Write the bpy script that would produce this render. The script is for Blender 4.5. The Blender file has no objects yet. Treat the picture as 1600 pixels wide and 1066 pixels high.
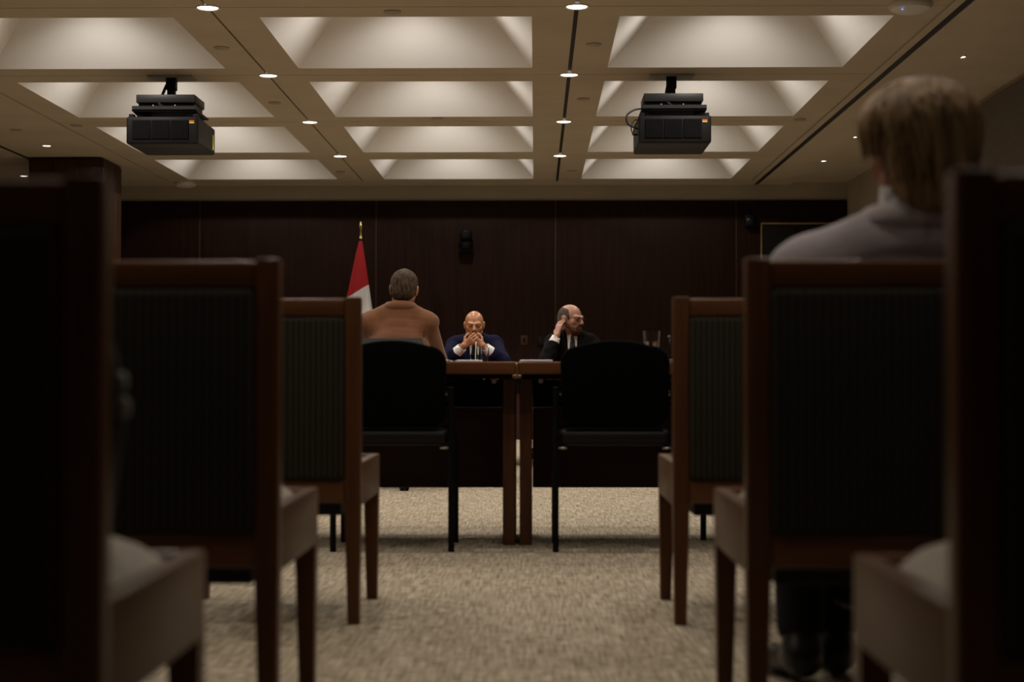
import bpy, bmesh, math, random
import numpy as np
from mathutils import Vector, Matrix, Euler

# ------------------------------------------------------------------ camera, world, exposure
S = bpy.context.scene
COL = S.collection
R = math.radians
CAMZ, FPX, VPX, VPY = 0.69, 2550.0, 836.0, 585.0
CZ = 2.89                       # ceiling height

cam = bpy.data.cameras.new('camera')
cam_o = bpy.data.objects.new('camera', cam)
COL.objects.link(cam_o)
cam.sensor_width = 36.0
cam.lens = FPX / 1600.0 * 36.0
cam.clip_start = 0.05
cam_o.location = (0, 0, CAMZ)
cam_o.rotation_euler = (R(90) + math.atan((VPY - 533) / FPX), 0, math.atan((VPX - 800) / FPX))
cam.dof.use_dof = True
cam.dof.focus_distance = 11.0
cam.dof.aperture_fstop = 3.0
S.camera = cam_o

w = bpy.data.worlds.new('world')
S.world = w
w.use_nodes = True
w.node_tree.nodes['Background'].inputs[0].default_value = (0.9, 0.8, 0.65, 1)
w.node_tree.nodes['Background'].inputs[1].default_value = 0.0

S.view_settings.view_transform = 'Standard'
S.view_settings.look = 'None'
S.view_settings.gamma = 1.0
S.view_settings.use_curve_mapping = False
S.view_settings.exposure = 0.0
S.cycles.max_bounces = 8
S.cycles.diffuse_bounces = 5
S.cycles.sample_clamp_indirect = 4.0

WARM = (1.0, 0.83, 0.64)
COFFER_COL = (1.0, 0.945, 0.88)
DOWN_W = 42.0                   # each downlight over the meeting tables
BACK_W = 30.0                   # the rows over the audience
SIDE_W = 5.0                    # the small downlights along the sides
COFFER_W = (12.0, 30.0, 60.0, 92.0)   # lamp at the top of each coffer, rows from the back of the room forward


def at(px, py, Y):
    return Vector(((px - VPX) * Y / FPX, Y, CAMZ + (VPY - py) * Y / FPX))


def ceil_at(px, py, z=None):
    Y = FPX * ((z or CZ) - CAMZ) / (VPY - py)
    return Vector(((px - VPX) * Y / FPX, Y, z or CZ))


# ------------------------------------------------------------------ materials
def mat(name, col, rough=0.5, metal=0.0, spec=0.5, var=0.0, vscale=(20, 20, 20), bump=0.0, bscale=None,
        emit=None, estr=0.0, trans=0.0, ior=1.45, sheen=0.0, sss=0.0, detail=3.0, col2=None):
    m = bpy.data.materials.new(name)
    m.use_nodes = True
    nt = m.node_tree
    b = nt.nodes['Principled BSDF']
    b.inputs['Base Color'].default_value = (*col, 1)
    b.inputs['Roughness'].default_value = rough
    b.inputs['Metallic'].default_value = metal
    b.inputs['Specular IOR Level'].default_value = spec
    b.inputs['IOR'].default_value = ior
    b.inputs['Transmission Weight'].default_value = trans
    b.inputs['Sheen Weight'].default_value = sheen
    if sss:
        b.inputs['Subsurface Weight'].default_value = sss
        b.inputs['Subsurface Radius'].default_value = (0.012, 0.005, 0.003)
        b.inputs['Subsurface Scale'].default_value = 1.0
    if emit:
        b.inputs['Emission Color'].default_value = (*emit, 1)
        b.inputs['Emission Strength'].default_value = estr
    tc = nt.nodes.new('ShaderNodeTexCoord')
    if var or col2:
        mp = nt.nodes.new('ShaderNodeMapping')
        mp.inputs['Scale'].default_value = vscale
        nz = nt.nodes.new('ShaderNodeTexNoise')
        nz.inputs['Scale'].default_value = 1.0
        nz.inputs['Detail'].default_value = detail
        rp = nt.nodes.new('ShaderNodeValToRGB')
        c2 = col2 or tuple(min(1, c * (1 + var)) for c in col)
        c1 = tuple(c * (1 - var) for c in col) if not col2 else col
        rp.color_ramp.elements[0].color = (*c1, 1)
        rp.color_ramp.elements[1].color = (*c2, 1)
        rp.color_ramp.elements[0].position = 0.3
        rp.color_ramp.elements[1].position = 0.7
        nt.links.new(tc.outputs['Object'], mp.inputs[0])
        nt.links.new(mp.outputs[0], nz.inputs['Vector'])
        nt.links.new(nz.outputs['Fac'], rp.inputs[0])
        nt.links.new(rp.outputs[0], b.inputs['Base Color'])
    if bump:
        mp2 = nt.nodes.new('ShaderNodeMapping')
        mp2.inputs['Scale'].default_value = bscale or vscale
        nb = nt.nodes.new('ShaderNodeTexNoise')
        nb.inputs['Scale'].default_value = 1.0
        nb.inputs['Detail'].default_value = 4.0
        bp = nt.nodes.new('ShaderNodeBump')
        bp.inputs['Strength'].default_value = bump
        bp.inputs['Distance'].default_value = 0.01
        nt.links.new(tc.outputs['Object'], mp2.inputs[0])
        nt.links.new(mp2.outputs[0], nb.inputs['Vector'])
        nt.links.new(nb.outputs['Fac'], bp.inputs['Height'])
        nt.links.new(bp.outputs[0], b.inputs['Normal'])
    return m


def carpet_mat():
    m = bpy.data.materials.new('carpet')
    m.use_nodes = True
    nt = m.node_tree
    N, L = nt.nodes.new, nt.links.new
    b = nt.nodes['Principled BSDF']
    b.inputs['Roughness'].default_value = 0.95
    b.inputs['Specular IOR Level'].default_value = 0.1
    tc = N('ShaderNodeTexCoord')
    outs = []
    for sc in ((130, 6, 1), (20, 55, 1)):
        mp = N('ShaderNodeMapping'); mp.inputs['Scale'].default_value = sc
        nz = N('ShaderNodeTexNoise'); nz.inputs['Scale'].default_value = 1.0; nz.inputs['Detail'].default_value = 2.0
        L(tc.outputs['Object'], mp.inputs[0]); L(mp.outputs[0], nz.inputs['Vector'])
        outs.append(nz.outputs['Fac'])
    add = N('ShaderNodeMath'); add.operation = 'ADD'
    L(outs[0], add.inputs[0]); L(outs[1], add.inputs[1])
    half = N('ShaderNodeMath'); half.operation = 'MULTIPLY'; half.inputs[1].default_value = 0.5
    L(add.outputs[0], half.inputs[0])
    rp = N('ShaderNodeValToRGB')
    rp.color_ramp.elements[0].position = 0.36; rp.color_ramp.elements[0].color = (0.175, 0.140, 0.094, 1)
    rp.color_ramp.elements[1].position = 0.64; rp.color_ramp.elements[1].color = (0.57, 0.485, 0.36, 1)
    L(half.outputs[0], rp.inputs[0])
    big = N('ShaderNodeTexNoise'); big.inputs['Scale'].default_value = 1.3
    L(tc.outputs['Object'], big.inputs['Vector'])
    mx = N('ShaderNodeMix'); mx.data_type = 'RGBA'; mx.blend_type = 'MULTIPLY'
    mx.inputs['Factor'].default_value = 0.25
    L(rp.outputs[0], mx.inputs['A']); L(big.outputs['Fac'], mx.inputs['B'])
    L(mx.outputs['Result'], b.inputs['Base Color'])
    bp = N('ShaderNodeBump'); bp.inputs['Strength'].default_value = 0.6; bp.inputs['Distance'].default_value = 0.006
    L(half.outputs[0], bp.inputs['Height']); L(bp.outputs[0], b.inputs['Normal'])
    return m


def stripe_mat(name, c1, c2, freq):
    m = mat(name, c1, rough=0.9, spec=0.15)
    nt = m.node_tree
    N, L = nt.nodes.new, nt.links.new
    b = nt.nodes['Principled BSDF']
    tc = [n for n in nt.nodes if n.type == 'TEX_COORD'][0]
    wv = N('ShaderNodeTexWave'); wv.wave_type = 'BANDS'; wv.bands_direction = 'X'
    wv.inputs['Scale'].default_value = freq; wv.inputs['Distortion'].default_value = 0.6
    wv.inputs['Detail'].default_value = 1.0
    rp = N('ShaderNodeValToRGB')
    rp.color_ramp.elements[0].color = (*c1, 1); rp.color_ramp.elements[1].color = (*c2, 1)
    L(tc.outputs['Object'], wv.inputs['Vector']); L(wv.outputs['Fac'], rp.inputs[0])
    L(rp.outputs[0], b.inputs['Base Color'])
    return m


M = {}
M['carpet'] = carpet_mat()
M['ceiling'] = mat('ceiling_paint', (0.47, 0.395, 0.295), 0.8, var=0.05, vscale=(2, 2, 2), spec=0.2)
M['coffer'] = mat('coffer_plaster', (0.72, 0.69, 0.65), 0.85, spec=0.1, var=0.03, vscale=(1.5, 1.5, 1.5))
M['plaster'] = mat('wall_plaster', (0.33, 0.285, 0.215), 0.85, spec=0.2, var=0.05, vscale=(2, 2, 2))
M['grey_panel'] = mat('grey_wall_fabric', (0.12, 0.10, 0.085), 0.9, var=0.1, vscale=(30, 30, 30))
M['slot'] = mat('slot_black', (0.006, 0.005, 0.004), 0.7)
M['wall_wood'] = mat('dark_wall_veneer', (0.0095, 0.0037, 0.0020), 0.5, spec=0.08, col2=(0.016, 0.0063, 0.0033), vscale=(35, 35, 1.2))
M['column_wood'] = mat('column_veneer', (0.030, 0.013, 0.006), 0.45, spec=0.15, col2=(0.046, 0.020, 0.009), vscale=(30, 30, 1.0))
M['strip'] = mat('seam_strip', (0.035, 0.02, 0.013), 0.5)
M['chair_wood'] = mat('chair_cherry', (0.072, 0.027, 0.0095), 0.38, spec=0.22, col2=(0.105, 0.041, 0.015), vscale=(30, 30, 3))
M['rail_wood'] = mat('rail_cherry', (0.088, 0.033, 0.0115), 0.34, spec=0.4, col2=(0.13, 0.050, 0.018), vscale=(3, 30, 30))
M['apron_wood'] = mat('apron_cherry', (0.085, 0.044, 0.021), 0.42, spec=0.25, col2=(0.12, 0.064, 0.032), vscale=(30, 3, 30))
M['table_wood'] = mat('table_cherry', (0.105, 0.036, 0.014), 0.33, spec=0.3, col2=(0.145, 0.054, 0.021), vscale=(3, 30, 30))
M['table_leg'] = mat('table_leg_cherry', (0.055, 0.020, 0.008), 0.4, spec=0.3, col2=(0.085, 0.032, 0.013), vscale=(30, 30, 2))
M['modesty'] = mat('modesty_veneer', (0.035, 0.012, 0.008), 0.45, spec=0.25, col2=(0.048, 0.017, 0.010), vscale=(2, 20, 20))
M['back_cloth'] = stripe_mat('striped_upholstery', (0.016, 0.015, 0.0105), (0.038, 0.035, 0.0255), 20)
M['seat_cloth'] = mat('pale_seat_cloth', (0.30, 0.265, 0.21), 0.95, spec=0.1, var=0.12, vscale=(80, 80, 80), sheen=0.2)
M['black_pan'] = mat('black_under_seat', (0.006, 0.006, 0.006), 0.7)
M['black_cloth'] = mat('black_chair_cloth', (0.0025, 0.0025, 0.0025), 0.9, spec=0.04)
M['black_vinyl'] = mat('black_seat_vinyl', (0.007, 0.006, 0.006), 0.45, spec=0.25)
M['black_metal'] = mat('black_metal', (0.0035, 0.003, 0.003), 0.5, spec=0.15)
M['chrome'] = mat('chrome', (0.55, 0.53, 0.5), 0.25, metal=1.0)
M['mesh_grey'] = mat('grey_mesh_back', (0.06, 0.056, 0.054), 0.7, var=0.15, vscale=(200, 200, 200))
M['brass'] = mat('brass', (0.45, 0.33, 0.16), 0.32, metal=1.0)
M['door_dark'] = mat('door_dark', (0.007, 0.006, 0.005), 0.4, spec=0.2)
M['proj'] = mat('projector_grey', (0.013, 0.012, 0.0115), 0.5, spec=0.2)
M['proj_dark'] = mat('projector_grille', (0.003, 0.003, 0.003), 0.8, spec=0.1)
M['mount'] = mat('mount_steel', (0.022, 0.021, 0.020), 0.45, spec=0.3)
M['cable'] = mat('cable_black', (0.008, 0.008, 0.008), 0.5)
M['st_red'] = mat('sticker_red', (0.75, 0.10, 0.03), 0.5)
M['st_orange'] = mat('sticker_orange', (0.85, 0.35, 0.05), 0.5)
M['st_yellow'] = mat('sticker_yellow', (0.80, 0.72, 0.08), 0.5)
M['lens'] = mat('downlight_lens', (0.9, 0.85, 0.75), 0.5, emit=(1.0, 0.90, 0.76), estr=3.5)
M['trim'] = mat('downlight_trim', (0.45, 0.40, 0.33), 0.4)
M['cover'] = mat('cover_plate', (0.30, 0.255, 0.195), 0.5)
M['white_plastic'] = mat('white_plastic', (0.62, 0.58, 0.52), 0.4)
M['blue_led'] = mat('blue_led', (0.1, 0.15, 0.6), 0.4, emit=(0.2, 0.3, 1.0), estr=1.2)
def flag_mat():
    m = mat('flag_cloth', (0.2, 0.01, 0.01), 0.8, spec=0.2)
    nt = m.node_tree
    N, L = nt.nodes.new, nt.links.new
    tc = [n for n in nt.nodes if n.type == 'TEX_COORD'][0]
    vm = N('ShaderNodeVectorMath'); vm.operation = 'DOT_PRODUCT'; vm.inputs[1].default_value = (-.62, 0, 1)
    rp = N('ShaderNodeValToRGB'); rp.color_ramp.interpolation = 'CONSTANT'
    mr = N('ShaderNodeMapRange'); mr.inputs['From Min'].default_value = 0; mr.inputs['From Max'].default_value = 2.5
    zb = CAMZ + (VPY - 453) * 18.3 / FPX
    e = rp.color_ramp.elements
    e[0].position = 0; e[0].color = (.26, .012, .014, 1)
    e[1].position = (zb - .62) / 2.5; e[1].color = (.50, .47, .45, 1)
    x = e.new(zb / 2.5); x.color = (.26, .012, .014, 1)
    L(tc.outputs['Object'], vm.inputs[0]); L(vm.outputs['Value'], mr.inputs['Value']); L(mr.outputs[0], rp.inputs[0])
    L(rp.outputs[0], nt.nodes['Principled BSDF'].inputs['Base Color'])
    return m


M['flag_cloth'] = flag_mat()
M['paper'] = mat('paper', (0.90, 0.88, 0.84), 0.7, sss=1.0)
M['paper'].node_tree.nodes['Principled BSDF'].inputs['Subsurface Radius'].default_value = (0.03, 0.03, 0.03)
def glass_mat():
    m = mat('clear_glass', (1, 1, 1), 0.02, trans=1.0, ior=1.45)
    return m
M['glass'] = glass_mat()
M['water'] = mat('water', (0.95, 0.97, 0.97), 0.0, trans=1.0, ior=1.33)
M['cola'] = mat('dark_drink', (0.03, 0.012, 0.006), 0.1)
M['skin_a'] = mat('skin_brown', (0.40, 0.175, 0.082), 0.33, sss=0.08, var=0.06, vscale=(25, 25, 25))
M['skin_b'] = mat('skin_pale', (0.40, 0.20, 0.13), 0.45, sss=0.08, var=0.08, vscale=(25, 25, 25))
M['skin_c'] = mat('skin_ruddy', (0.34, 0.145, 0.085), 0.5, sss=0.08, var=0.08, vscale=(25, 25, 25))
M['lip'] = mat('lip', (0.33, 0.13, 0.09), 0.45)
M['brow'] = mat('brow_hair', (0.06, 0.035, 0.02), 0.8)
M['eye_white'] = mat('eye_white', (0.30, 0.25, 0.21), 0.2)
M['iris'] = mat('iris', (0.02, 0.012, 0.008), 0.15)
M['brown_jacket'] = mat('brown_jacket', (0.145, 0.060, 0.0265), 0.85, spec=0.15, var=0.08, vscale=(120, 120, 120), bump=0.35, bscale=(7, 7, 26), sheen=0.15)
M['navy_jacket'] = mat('navy_jacket', (0.009, 0.009, 0.027), 0.9, spec=0.06, var=0.1, vscale=(90, 90, 90), bump=0.3, bscale=(18, 18, 18))
M['black_jacket'] = mat('charcoal_jacket', (0.0065, 0.0058, 0.0055), 0.9, spec=0.06, var=0.15, vscale=(90, 90, 90), bump=0.3, bscale=(18, 18, 18))
M['grey_jacket'] = mat('grey_jacket', (0.34, 0.30, 0.315), 0.9, spec=0.15, var=0.1, vscale=(150, 150, 150), bump=0.3, bscale=(9, 9, 16), sheen=0.2)
M['shirt'] = mat('white_shirt', (0.78, 0.75, 0.72), 0.8, spec=0.2, bump=0.2, bscale=(30, 30, 30))
M['tie_stripe'] = mat('dark_tie', (0.006, 0.006, 0.006), 0.6, spec=0.2, col2=(0.06, 0.055, 0.05), vscale=(60, 60, 60), detail=1.0)
M['tie_black'] = mat('black_tie', (0.005, 0.005, 0.006), 0.6, spec=0.2)
M['trousers'] = mat('dark_trousers', (0.012, 0.012, 0.013), 0.85, spec=0.15)
M['shoe'] = mat('black_shoe', (0.010, 0.009, 0.008), 0.35)
M['sock'] = mat('grey_sock', (0.10, 0.095, 0.10), 0.9, col2=(0.24, 0.22, 0.23), vscale=(60, 60, 60))
M['hair_brown'] = mat('hair_brown', (0.016, 0.010, 0.0055), 0.7, spec=0.2, col2=(0.090, 0.055, 0.029), vscale=(70, 70, 25), bump=0.8, bscale=(140, 140, 50))
M['hair_grey'] = mat('hair_greybrown', (0.05, 0.034, 0.023), 0.7, spec=0.2, col2=(0.11, 0.078, 0.055), vscale=(90, 90, 60), bump=0.6, bscale=(160, 160, 90))
M['beard'] = mat('beard_auburn', (0.055, 0.027, 0.014), 0.7, spec=0.2, col2=(0.12, 0.062, 0.033), vscale=(80, 80, 50), bump=0.8, bscale=(150, 150, 90))
M['hair_blond'] = mat('hair_blond', (0.085, 0.046, 0.018), 0.5, spec=0.4, col2=(0.40, 0.26, 0.13), vscale=(32, 32, 6), bump=0.6, bscale=(90, 90, 25), detail=5)
M['bag'] = mat('black_nylon', (0.006, 0.006, 0.007), 0.6)
M['buckle'] = mat('grey_buckle', (0.20, 0.195, 0.17), 0.4)


# ------------------------------------------------------------------ mesh helpers
def finish(o, smooth=True, angle=38):
    me = o.data
    if smooth and len(me.polygons):
        me.polygons.foreach_set('use_smooth', [True] * len(me.polygons))
        me.set_sharp_from_angle(angle=R(angle))
    return o


def obj(name, bm, m, parent=None, smooth=True, angle=38):
    me = bpy.data.meshes.new(name)
    bm.to_mesh(me)
    bm.free()
    for x in (m if isinstance(m, (list, tuple)) else [m]):
        me.materials.append(M[x])
    o = bpy.data.objects.new(name, me)
    COL.objects.link(o)
    if parent:
        o.parent = parent
    return finish(o, smooth, angle)


def tag(o, label, cat, group=None):
    o['label'] = label
    o['category'] = cat
    if group:
        o['group'] = group
    return o


def thing(name, label, cat, loc=(0, 0, 0), rz=0, group=None):
    o = bpy.data.objects.new(name, None)
    o.empty_display_size = 0.1
    COL.objects.link(o)
    o.location = loc
    o.rotation_euler = (0, 0, rz)
    return tag(o, label, cat, group)


def struct(o):
    o['kind'] = 'structure'
    return o


def dup(root, loc, rz, label, group=None):
    r = root.copy()
    COL.objects.link(r)
    r.location = loc
    r.rotation_euler = (0, 0, rz)
    r['label'] = label
    if group:
        r['group'] = group
    for ch in list(root.children):
        c = ch.copy()
        COL.objects.link(c)
        c.parent = r
        for g in list(ch.children):
            d = g.copy()
            COL.objects.link(d)
            d.parent = c
    return r


def BM():
    return bmesh.new()


def box(bm, x0, x1, y0, y1, z0, z1, bev=0.0, seg=2, mi=0, mtx=None):
    r = bmesh.ops.create_cube(bm, size=1.0)
    vs = r['verts']
    for v in vs:
        v.co = Vector(((x0 + x1) / 2 + v.co.x * (x1 - x0), (y0 + y1) / 2 + v.co.y * (y1 - y0), (z0 + z1) / 2 + v.co.z * (z1 - z0)))
    fs = set(f for v in vs for f in v.link_faces)
    if bev:
        es = list(set(e for v in vs for e in v.link_edges))
        rb = bmesh.ops.bevel(bm, geom=es, offset=bev, segments=seg, profile=0.5, affect='EDGES')
        fs = set(rb['faces']) | set(f for f in fs if f.is_valid)
        vs = list(set(v for f in fs for v in f.verts))
    for f in fs:
        if f.is_valid:
            f.material_index = mi
    if mtx is not None:
        for v in set(v for f in fs if f.is_valid for v in f.verts):
            v.co = mtx @ v.co
    return bm


def taper_box(bm, pts_bot, pts_top, mi=0):
    b = [bm.verts.new(p) for p in pts_bot]
    t = [bm.verts.new(p) for p in pts_top]
    n = len(b)
    fs = [bm.faces.new(b[::-1]), bm.faces.new(t)]
    for i in range(n):
        fs.append(bm.faces.new((b[i], b[(i + 1) % n], t[(i + 1) % n], t[i])))
    for f in fs:
        f.material_index = mi
    return bm


def tube(bm, pts, r, n=8, mi=0, cap=True, squash=1.0):
    pts = [Vector(p) for p in pts]
    rs = r if isinstance(r, (list, tuple)) else [r] * len(pts)
    rings = []
    up = None
    for i, p in enumerate(pts):
        d = (pts[min(i + 1, len(pts) - 1)] - pts[max(i - 1, 0)]).normalized()
        if up is None:
            up = Vector((0, 0, 1)) if abs(d.z) < 0.9 else Vector((1, 0, 0))
        u = d.cross(up)
        if u.length < 1e-5:
            u = d.cross(Vector((0, 1, 0)))
        u.normalize()
        v = u.cross(d).normalized()
        up = v
        rings.append([bm.verts.new(p + (u * math.cos(2 * math.pi * k / n) + v * squash * math.sin(2 * math.pi * k / n)) * rs[i]) for k in range(n)])
    for a, b in zip(rings[:-1], rings[1:]):
        for k in range(n):
            f = bm.faces.new((a[k], a[(k + 1) % n], b[(k + 1) % n], b[k]))
            f.material_index = mi
    if cap:
        for ring in (rings[0][::-1], rings[-1]):
            f = bm.faces.new(ring)
            f.material_index = mi
    bmesh.ops.recalc_face_normals(bm, faces=bm.faces[:])
    return bm


def smooth_path(pts, n=8):
    P = [Vector(p) for p in pts]
    P = [P[0]] + P + [P[-1]]
    out = []
    for i in range(1, len(P) - 2):
        p0, p1, p2, p3 = P[i - 1:i + 3]
        for k in range(n):
            t = k / n
            out.append(0.5 * ((2 * p1) + (p2 - p0) * t + (2 * p0 - 5 * p1 + 4 * p2 - p3) * t * t + (3 * p1 - p0 - 3 * p2 + p3) * t ** 3))
    out.append(P[-2])
    return out


def lathe(bm, prof, n=24, mi=0, c=(0, 0, 0)):
    c = Vector(c)
    rings = []
    for r, z in prof:
        if r < 1e-6:
            rings.append([bm.verts.new(c + Vector((0, 0, z)))])
        else:
            rings.append([bm.verts.new(c + Vector((r * math.cos(2 * math.pi * k / n), r * math.sin(2 * math.pi * k / n), z))) for k in range(n)])
    for a, b in zip(rings[:-1], rings[1:]):
        for k in range(n):
            k2 = (k + 1) % n
            if len(a) == 1 and len(b) == 1:
                continue
            if len(a) == 1:
                f = bm.faces.new((a[0], b[k2], b[k]))
            elif len(b) == 1:
                f = bm.faces.new((a[k], a[k2], b[0]))
            else:
                f = bm.faces.new((a[k], a[k2], b[k2], b[k]))
            f.material_index = mi
    bmesh.ops.recalc_face_normals(bm, faces=bm.faces[:])
    return bm


def prism(bm, outline, y0, y1, mi=0):
    """outline of (x, z) points extruded along y"""
    a = [bm.verts.new((x, y0, z)) for x, z in outline]
    b = [bm.verts.new((x, y1, z)) for x, z in outline]
    n = len(a)
    fs = [bm.faces.new(a), bm.faces.new(b[::-1])]
    for i in range(n):
        fs.append(bm.faces.new((a[i], b[i], b[(i + 1) % n], a[(i + 1) % n])))
    for f in fs:
        f.material_index = mi
    bmesh.ops.recalc_face_normals(bm, faces=fs)
    return bm


# ------------------------------------------------------------------ setting: floor and walls
XL, XR, YN, YB = -6.8, 3.62, -2.5, 18.95
o = struct(obj('floor', box(BM(), XL - .1, XR + .1, YN - .1, YB + .1, -0.1, 0), 'carpet', smooth=False))
o = struct(obj('wall_left', box(BM(), XL - .15, XL, YN, YB, 0, CZ + .3), 'plaster', smooth=False))
o = struct(obj('wall_near', box(BM(), XL, XR, YN - .15, YN, 0, CZ + .3), 'plaster', smooth=False))
wr = struct(obj('wall_right', box(BM(), XR, XR + .15, YN, YB, 0, CZ + .3), 'plaster', smooth=False))
y = 13.24
while y > YN + 1.5:
    obj('wall_panel', box(BM(), XR - .03, XR, y - 2.07, y, 0.1, CZ - .02, 0.004, 1), 'grey_panel', wr)
    y -= 2.085
obj('joint_strip', box(BM(), XR - .02, XR, 13.25, 13.32, 0.1, CZ - .02), 'slot', wr)

wb = struct(obj('wall_back', box(BM(), XL, XR, YB, YB + .15, 0, CZ + .3), 'plaster', smooth=False))
PT = CAMZ + (VPY - 313) * (YB - .03) / FPX
seams = [(310 - VPX), (587 - VPX), (868 - VPX), (1150 - VPX)]
seams = [s * (YB - .03) / FPX for s in seams]
edges = [XL, seams[0] - 2.08] + seams + [XR]
for a, b in zip(edges[:-1], edges[1:]):
    obj('wall_panel', box(BM(), a + .006, b - .006, YB - .03, YB, 0.1, PT, 0.003, 1), 'wall_wood', wb)
    if b < XR:
        obj('seam_strip', box(BM(), b - .006, b + .006, YB - .022, YB, 0.1, PT), 'strip', wb)
struct(obj('baseboard_back', box(BM(), XL, XR, YB - .035, YB, 0, .1, .004, 1), 'wall_wood'))

# door with brass frame at the right end of the back wall
d0 = at(1188, 348, YB - .04)
dr = struct(obj('door_1', box(BM(), d0.x + .02, 3.50, YB - .045, YB - .032, .1, d0.z - .02), 'door_dark'))
bm = BM()
box(bm, d0.x, d0.x + .022, YB - .06, YB - .03, .1, d0.z, .004, 1)
box(bm, 3.49, 3.512, YB - .06, YB - .03, .1, d0.z, .004, 1)
box(bm, d0.x + .022, 3.49, YB - .06, YB - .03, d0.z - .022, d0.z, .004, 1)
obj('door_frame', bm, 'brass', dr)
bm = BM()
tube(bm, [(d0.x + .1, YB - .045, 1.0), (d0.x + .1, YB - .09, 1.0), (d0.x + .22, YB - .09, 1.0)], .009)
obj('door_handle', bm, 'brass', dr)

# wood clad column at left
ctl = ceil_at(155, 243)
col = struct(obj('wood_column', box(BM(), -5.12, -4.38, 16.40, 17.16, 0, CZ - .01, .004, 1), 'column_wood'))
for i in range(3):
    xx = -5.12 + .02 + i * .237
    obj('wall_panel', box(BM(), xx, xx + .229, 16.388, 16.40, .1, CZ - .03, .003, 1), 'column_wood', col)
    yy = 16.42 + i * .243
    obj('wall_panel', box(BM(), -4.38, -4.368, yy, yy + .236, .1, CZ - .03, .003, 1), 'column_wood', col)

def spot(loc, watts, parent=None, size=125, blend=0.8, rad=.05):
    l = bpy.data.lights.new('downlight_lamp', 'SPOT')
    l.energy = watts
    l.color = WARM
    l.spot_size = R(size)
    l.spot_blend = blend
    l.shadow_soft_size = rad
    o = bpy.data.objects.new('downlight_lamp', l)
    COL.objects.link(o)
    o.location = loc
    return o


# ------------------------------------------------------------------ setting: ceiling with coffers
CELL = 2.2133
XS = [-1.962 - CELL, -1.962, 0.251, 0.251 + CELL]
YS = [9.72 + 2.22 * k for k in range(-4, 5)]
HOLE = 0.84
bm = BM()
box(bm, XL, XS[0] - .012, YN, YB, CZ, CZ + .05)            # left zone
box(bm, XS[3] + .012, 2.535, YN, YB, CZ, CZ + .05)
box(bm, 2.590, 2.96, YN, YB, CZ, CZ + .05)
box(bm, 2.96, XR, YN, YB, CZ + .025, CZ + .075)            # strip a little higher along the right wall
box(bm, XS[0] - .012, XS[3] + .012, YN, YS[0] - .005, CZ, CZ + .05)
box(bm, XS[0] - .012, XS[3] + .012, YS[-1] + .005, YB, CZ, CZ + .05)
ceiling = struct(obj('ceiling', bm, 'ceiling', smooth=False))


def ring_panel(x0, x1, y0, y1, cx, cy, h):
    bm = BM()
    lo, t = CZ, 0.02
    o4 = [(x0, y0), (x1, y0), (x1, y1), (x0, y1)]
    i4 = [(cx - h, cy - h), (cx + h, cy - h), (cx + h, cy + h), (cx - h, cy + h)]
    ob = [bm.verts.new((*p, lo)) for p in o4]; ib = [bm.verts.new((*p, lo)) for p in i4]
    ot = [bm.verts.new((*p, lo + t)) for p in o4]; it = [bm.verts.new((*p, lo + t)) for p in i4]
    for k in range(4):
        j = (k + 1) % 4
        bm.faces.new((ob[k], ib[k], ib[j], ob[j]))
        bm.faces.new((ot[k], ot[j], it[j], it[k]))
        bm.faces.new((ob[k], ob[j], ot[j], ot[k]))
        bm.faces.new((ib[k], it[k], it[j], ib[j]))
    bmesh.ops.recalc_face_normals(bm, faces=bm.faces[:])
    return bm


def coffer(cx, cy, h):
    bm = BM()
    T, H = 0.52, 0.55
    lv = [(h, CZ + .0005), (h - T, CZ + H), (h - T, CZ + H + .06)]
    rings = [[bm.verts.new((cx + sx * r, cy + sy * r, z)) for sx, sy in ((-1, -1), (1, -1), (1, 1), (-1, 1))] for r, z in lv]
    for a, b in zip(rings[:-1], rings[1:]):
        for k in range(4):
            bm.faces.new((a[k], b[k], b[(k + 1) % 4], a[(k + 1) % 4]))
    bm.faces.new(rings[-1][::-1])
    return bm, CZ + H + .05, h - T - .02


for i in range(3):
    for j in range(len(YS) - 1):
        x0, x1, y0, y1 = XS[i] + (.009, .007, .014)[i], XS[i + 1] - (.007, .014, .009)[i], YS[j] + .005, YS[j + 1] - .005
        cx, cy = (x0 + x1) / 2, (y0 + y1) / 2
        obj('ceiling_panel', ring_panel(x0, x1, y0, y1, cx, cy, HOLE), 'ceiling', ceiling, smooth=False)
        b, zt, hh = coffer(cx, cy, HOLE)
        c = obj('coffer', b, 'coffer', ceiling, smooth=False)
        bm = BM()
        lathe(bm, [(0, 0), (.09, 0), (.10, -.012), (.07, -.016), (.06, -.010), (0, -.010)], 20, c=(cx, cy, zt))
        obj('lamp_housing', bm, 'trim', c)
        o = spot((cx, cy, zt - .03), COFFER_W[min(j, 3)], size=138, blend=.30, rad=.05)
        o.data.color = COFFER_COL
for i, x in enumerate(XS[1:3]):
    obj('ceiling_slot', box(BM(), x - .02, x + .02, YS[0], YS[-1], CZ + .012, CZ + .03), 'slot', ceiling, smooth=False)
obj('ceiling_slot', box(BM(), 2.532, 2.593, YN, YB, CZ + .006, CZ + .03), 'slot', ceiling, smooth=False)
for x in (XS[0], XS[3]):
    obj('ceiling_seam', box(BM(), x - .013, x + .013, YN, YB, CZ + .006, CZ + .02), 'cover', ceiling, smooth=False)
for yv in YS:
    obj('ceiling_seam', box(BM(), XS[0], XS[3], yv - .006, yv + .006, CZ + .008, CZ + .02), 'cover', ceiling, smooth=False)
obj('ceiling_seam', box(BM(), -5.17, -5.14, YN, YB, CZ - .006, CZ), 'slot', ceiling, smooth=False)


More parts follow.
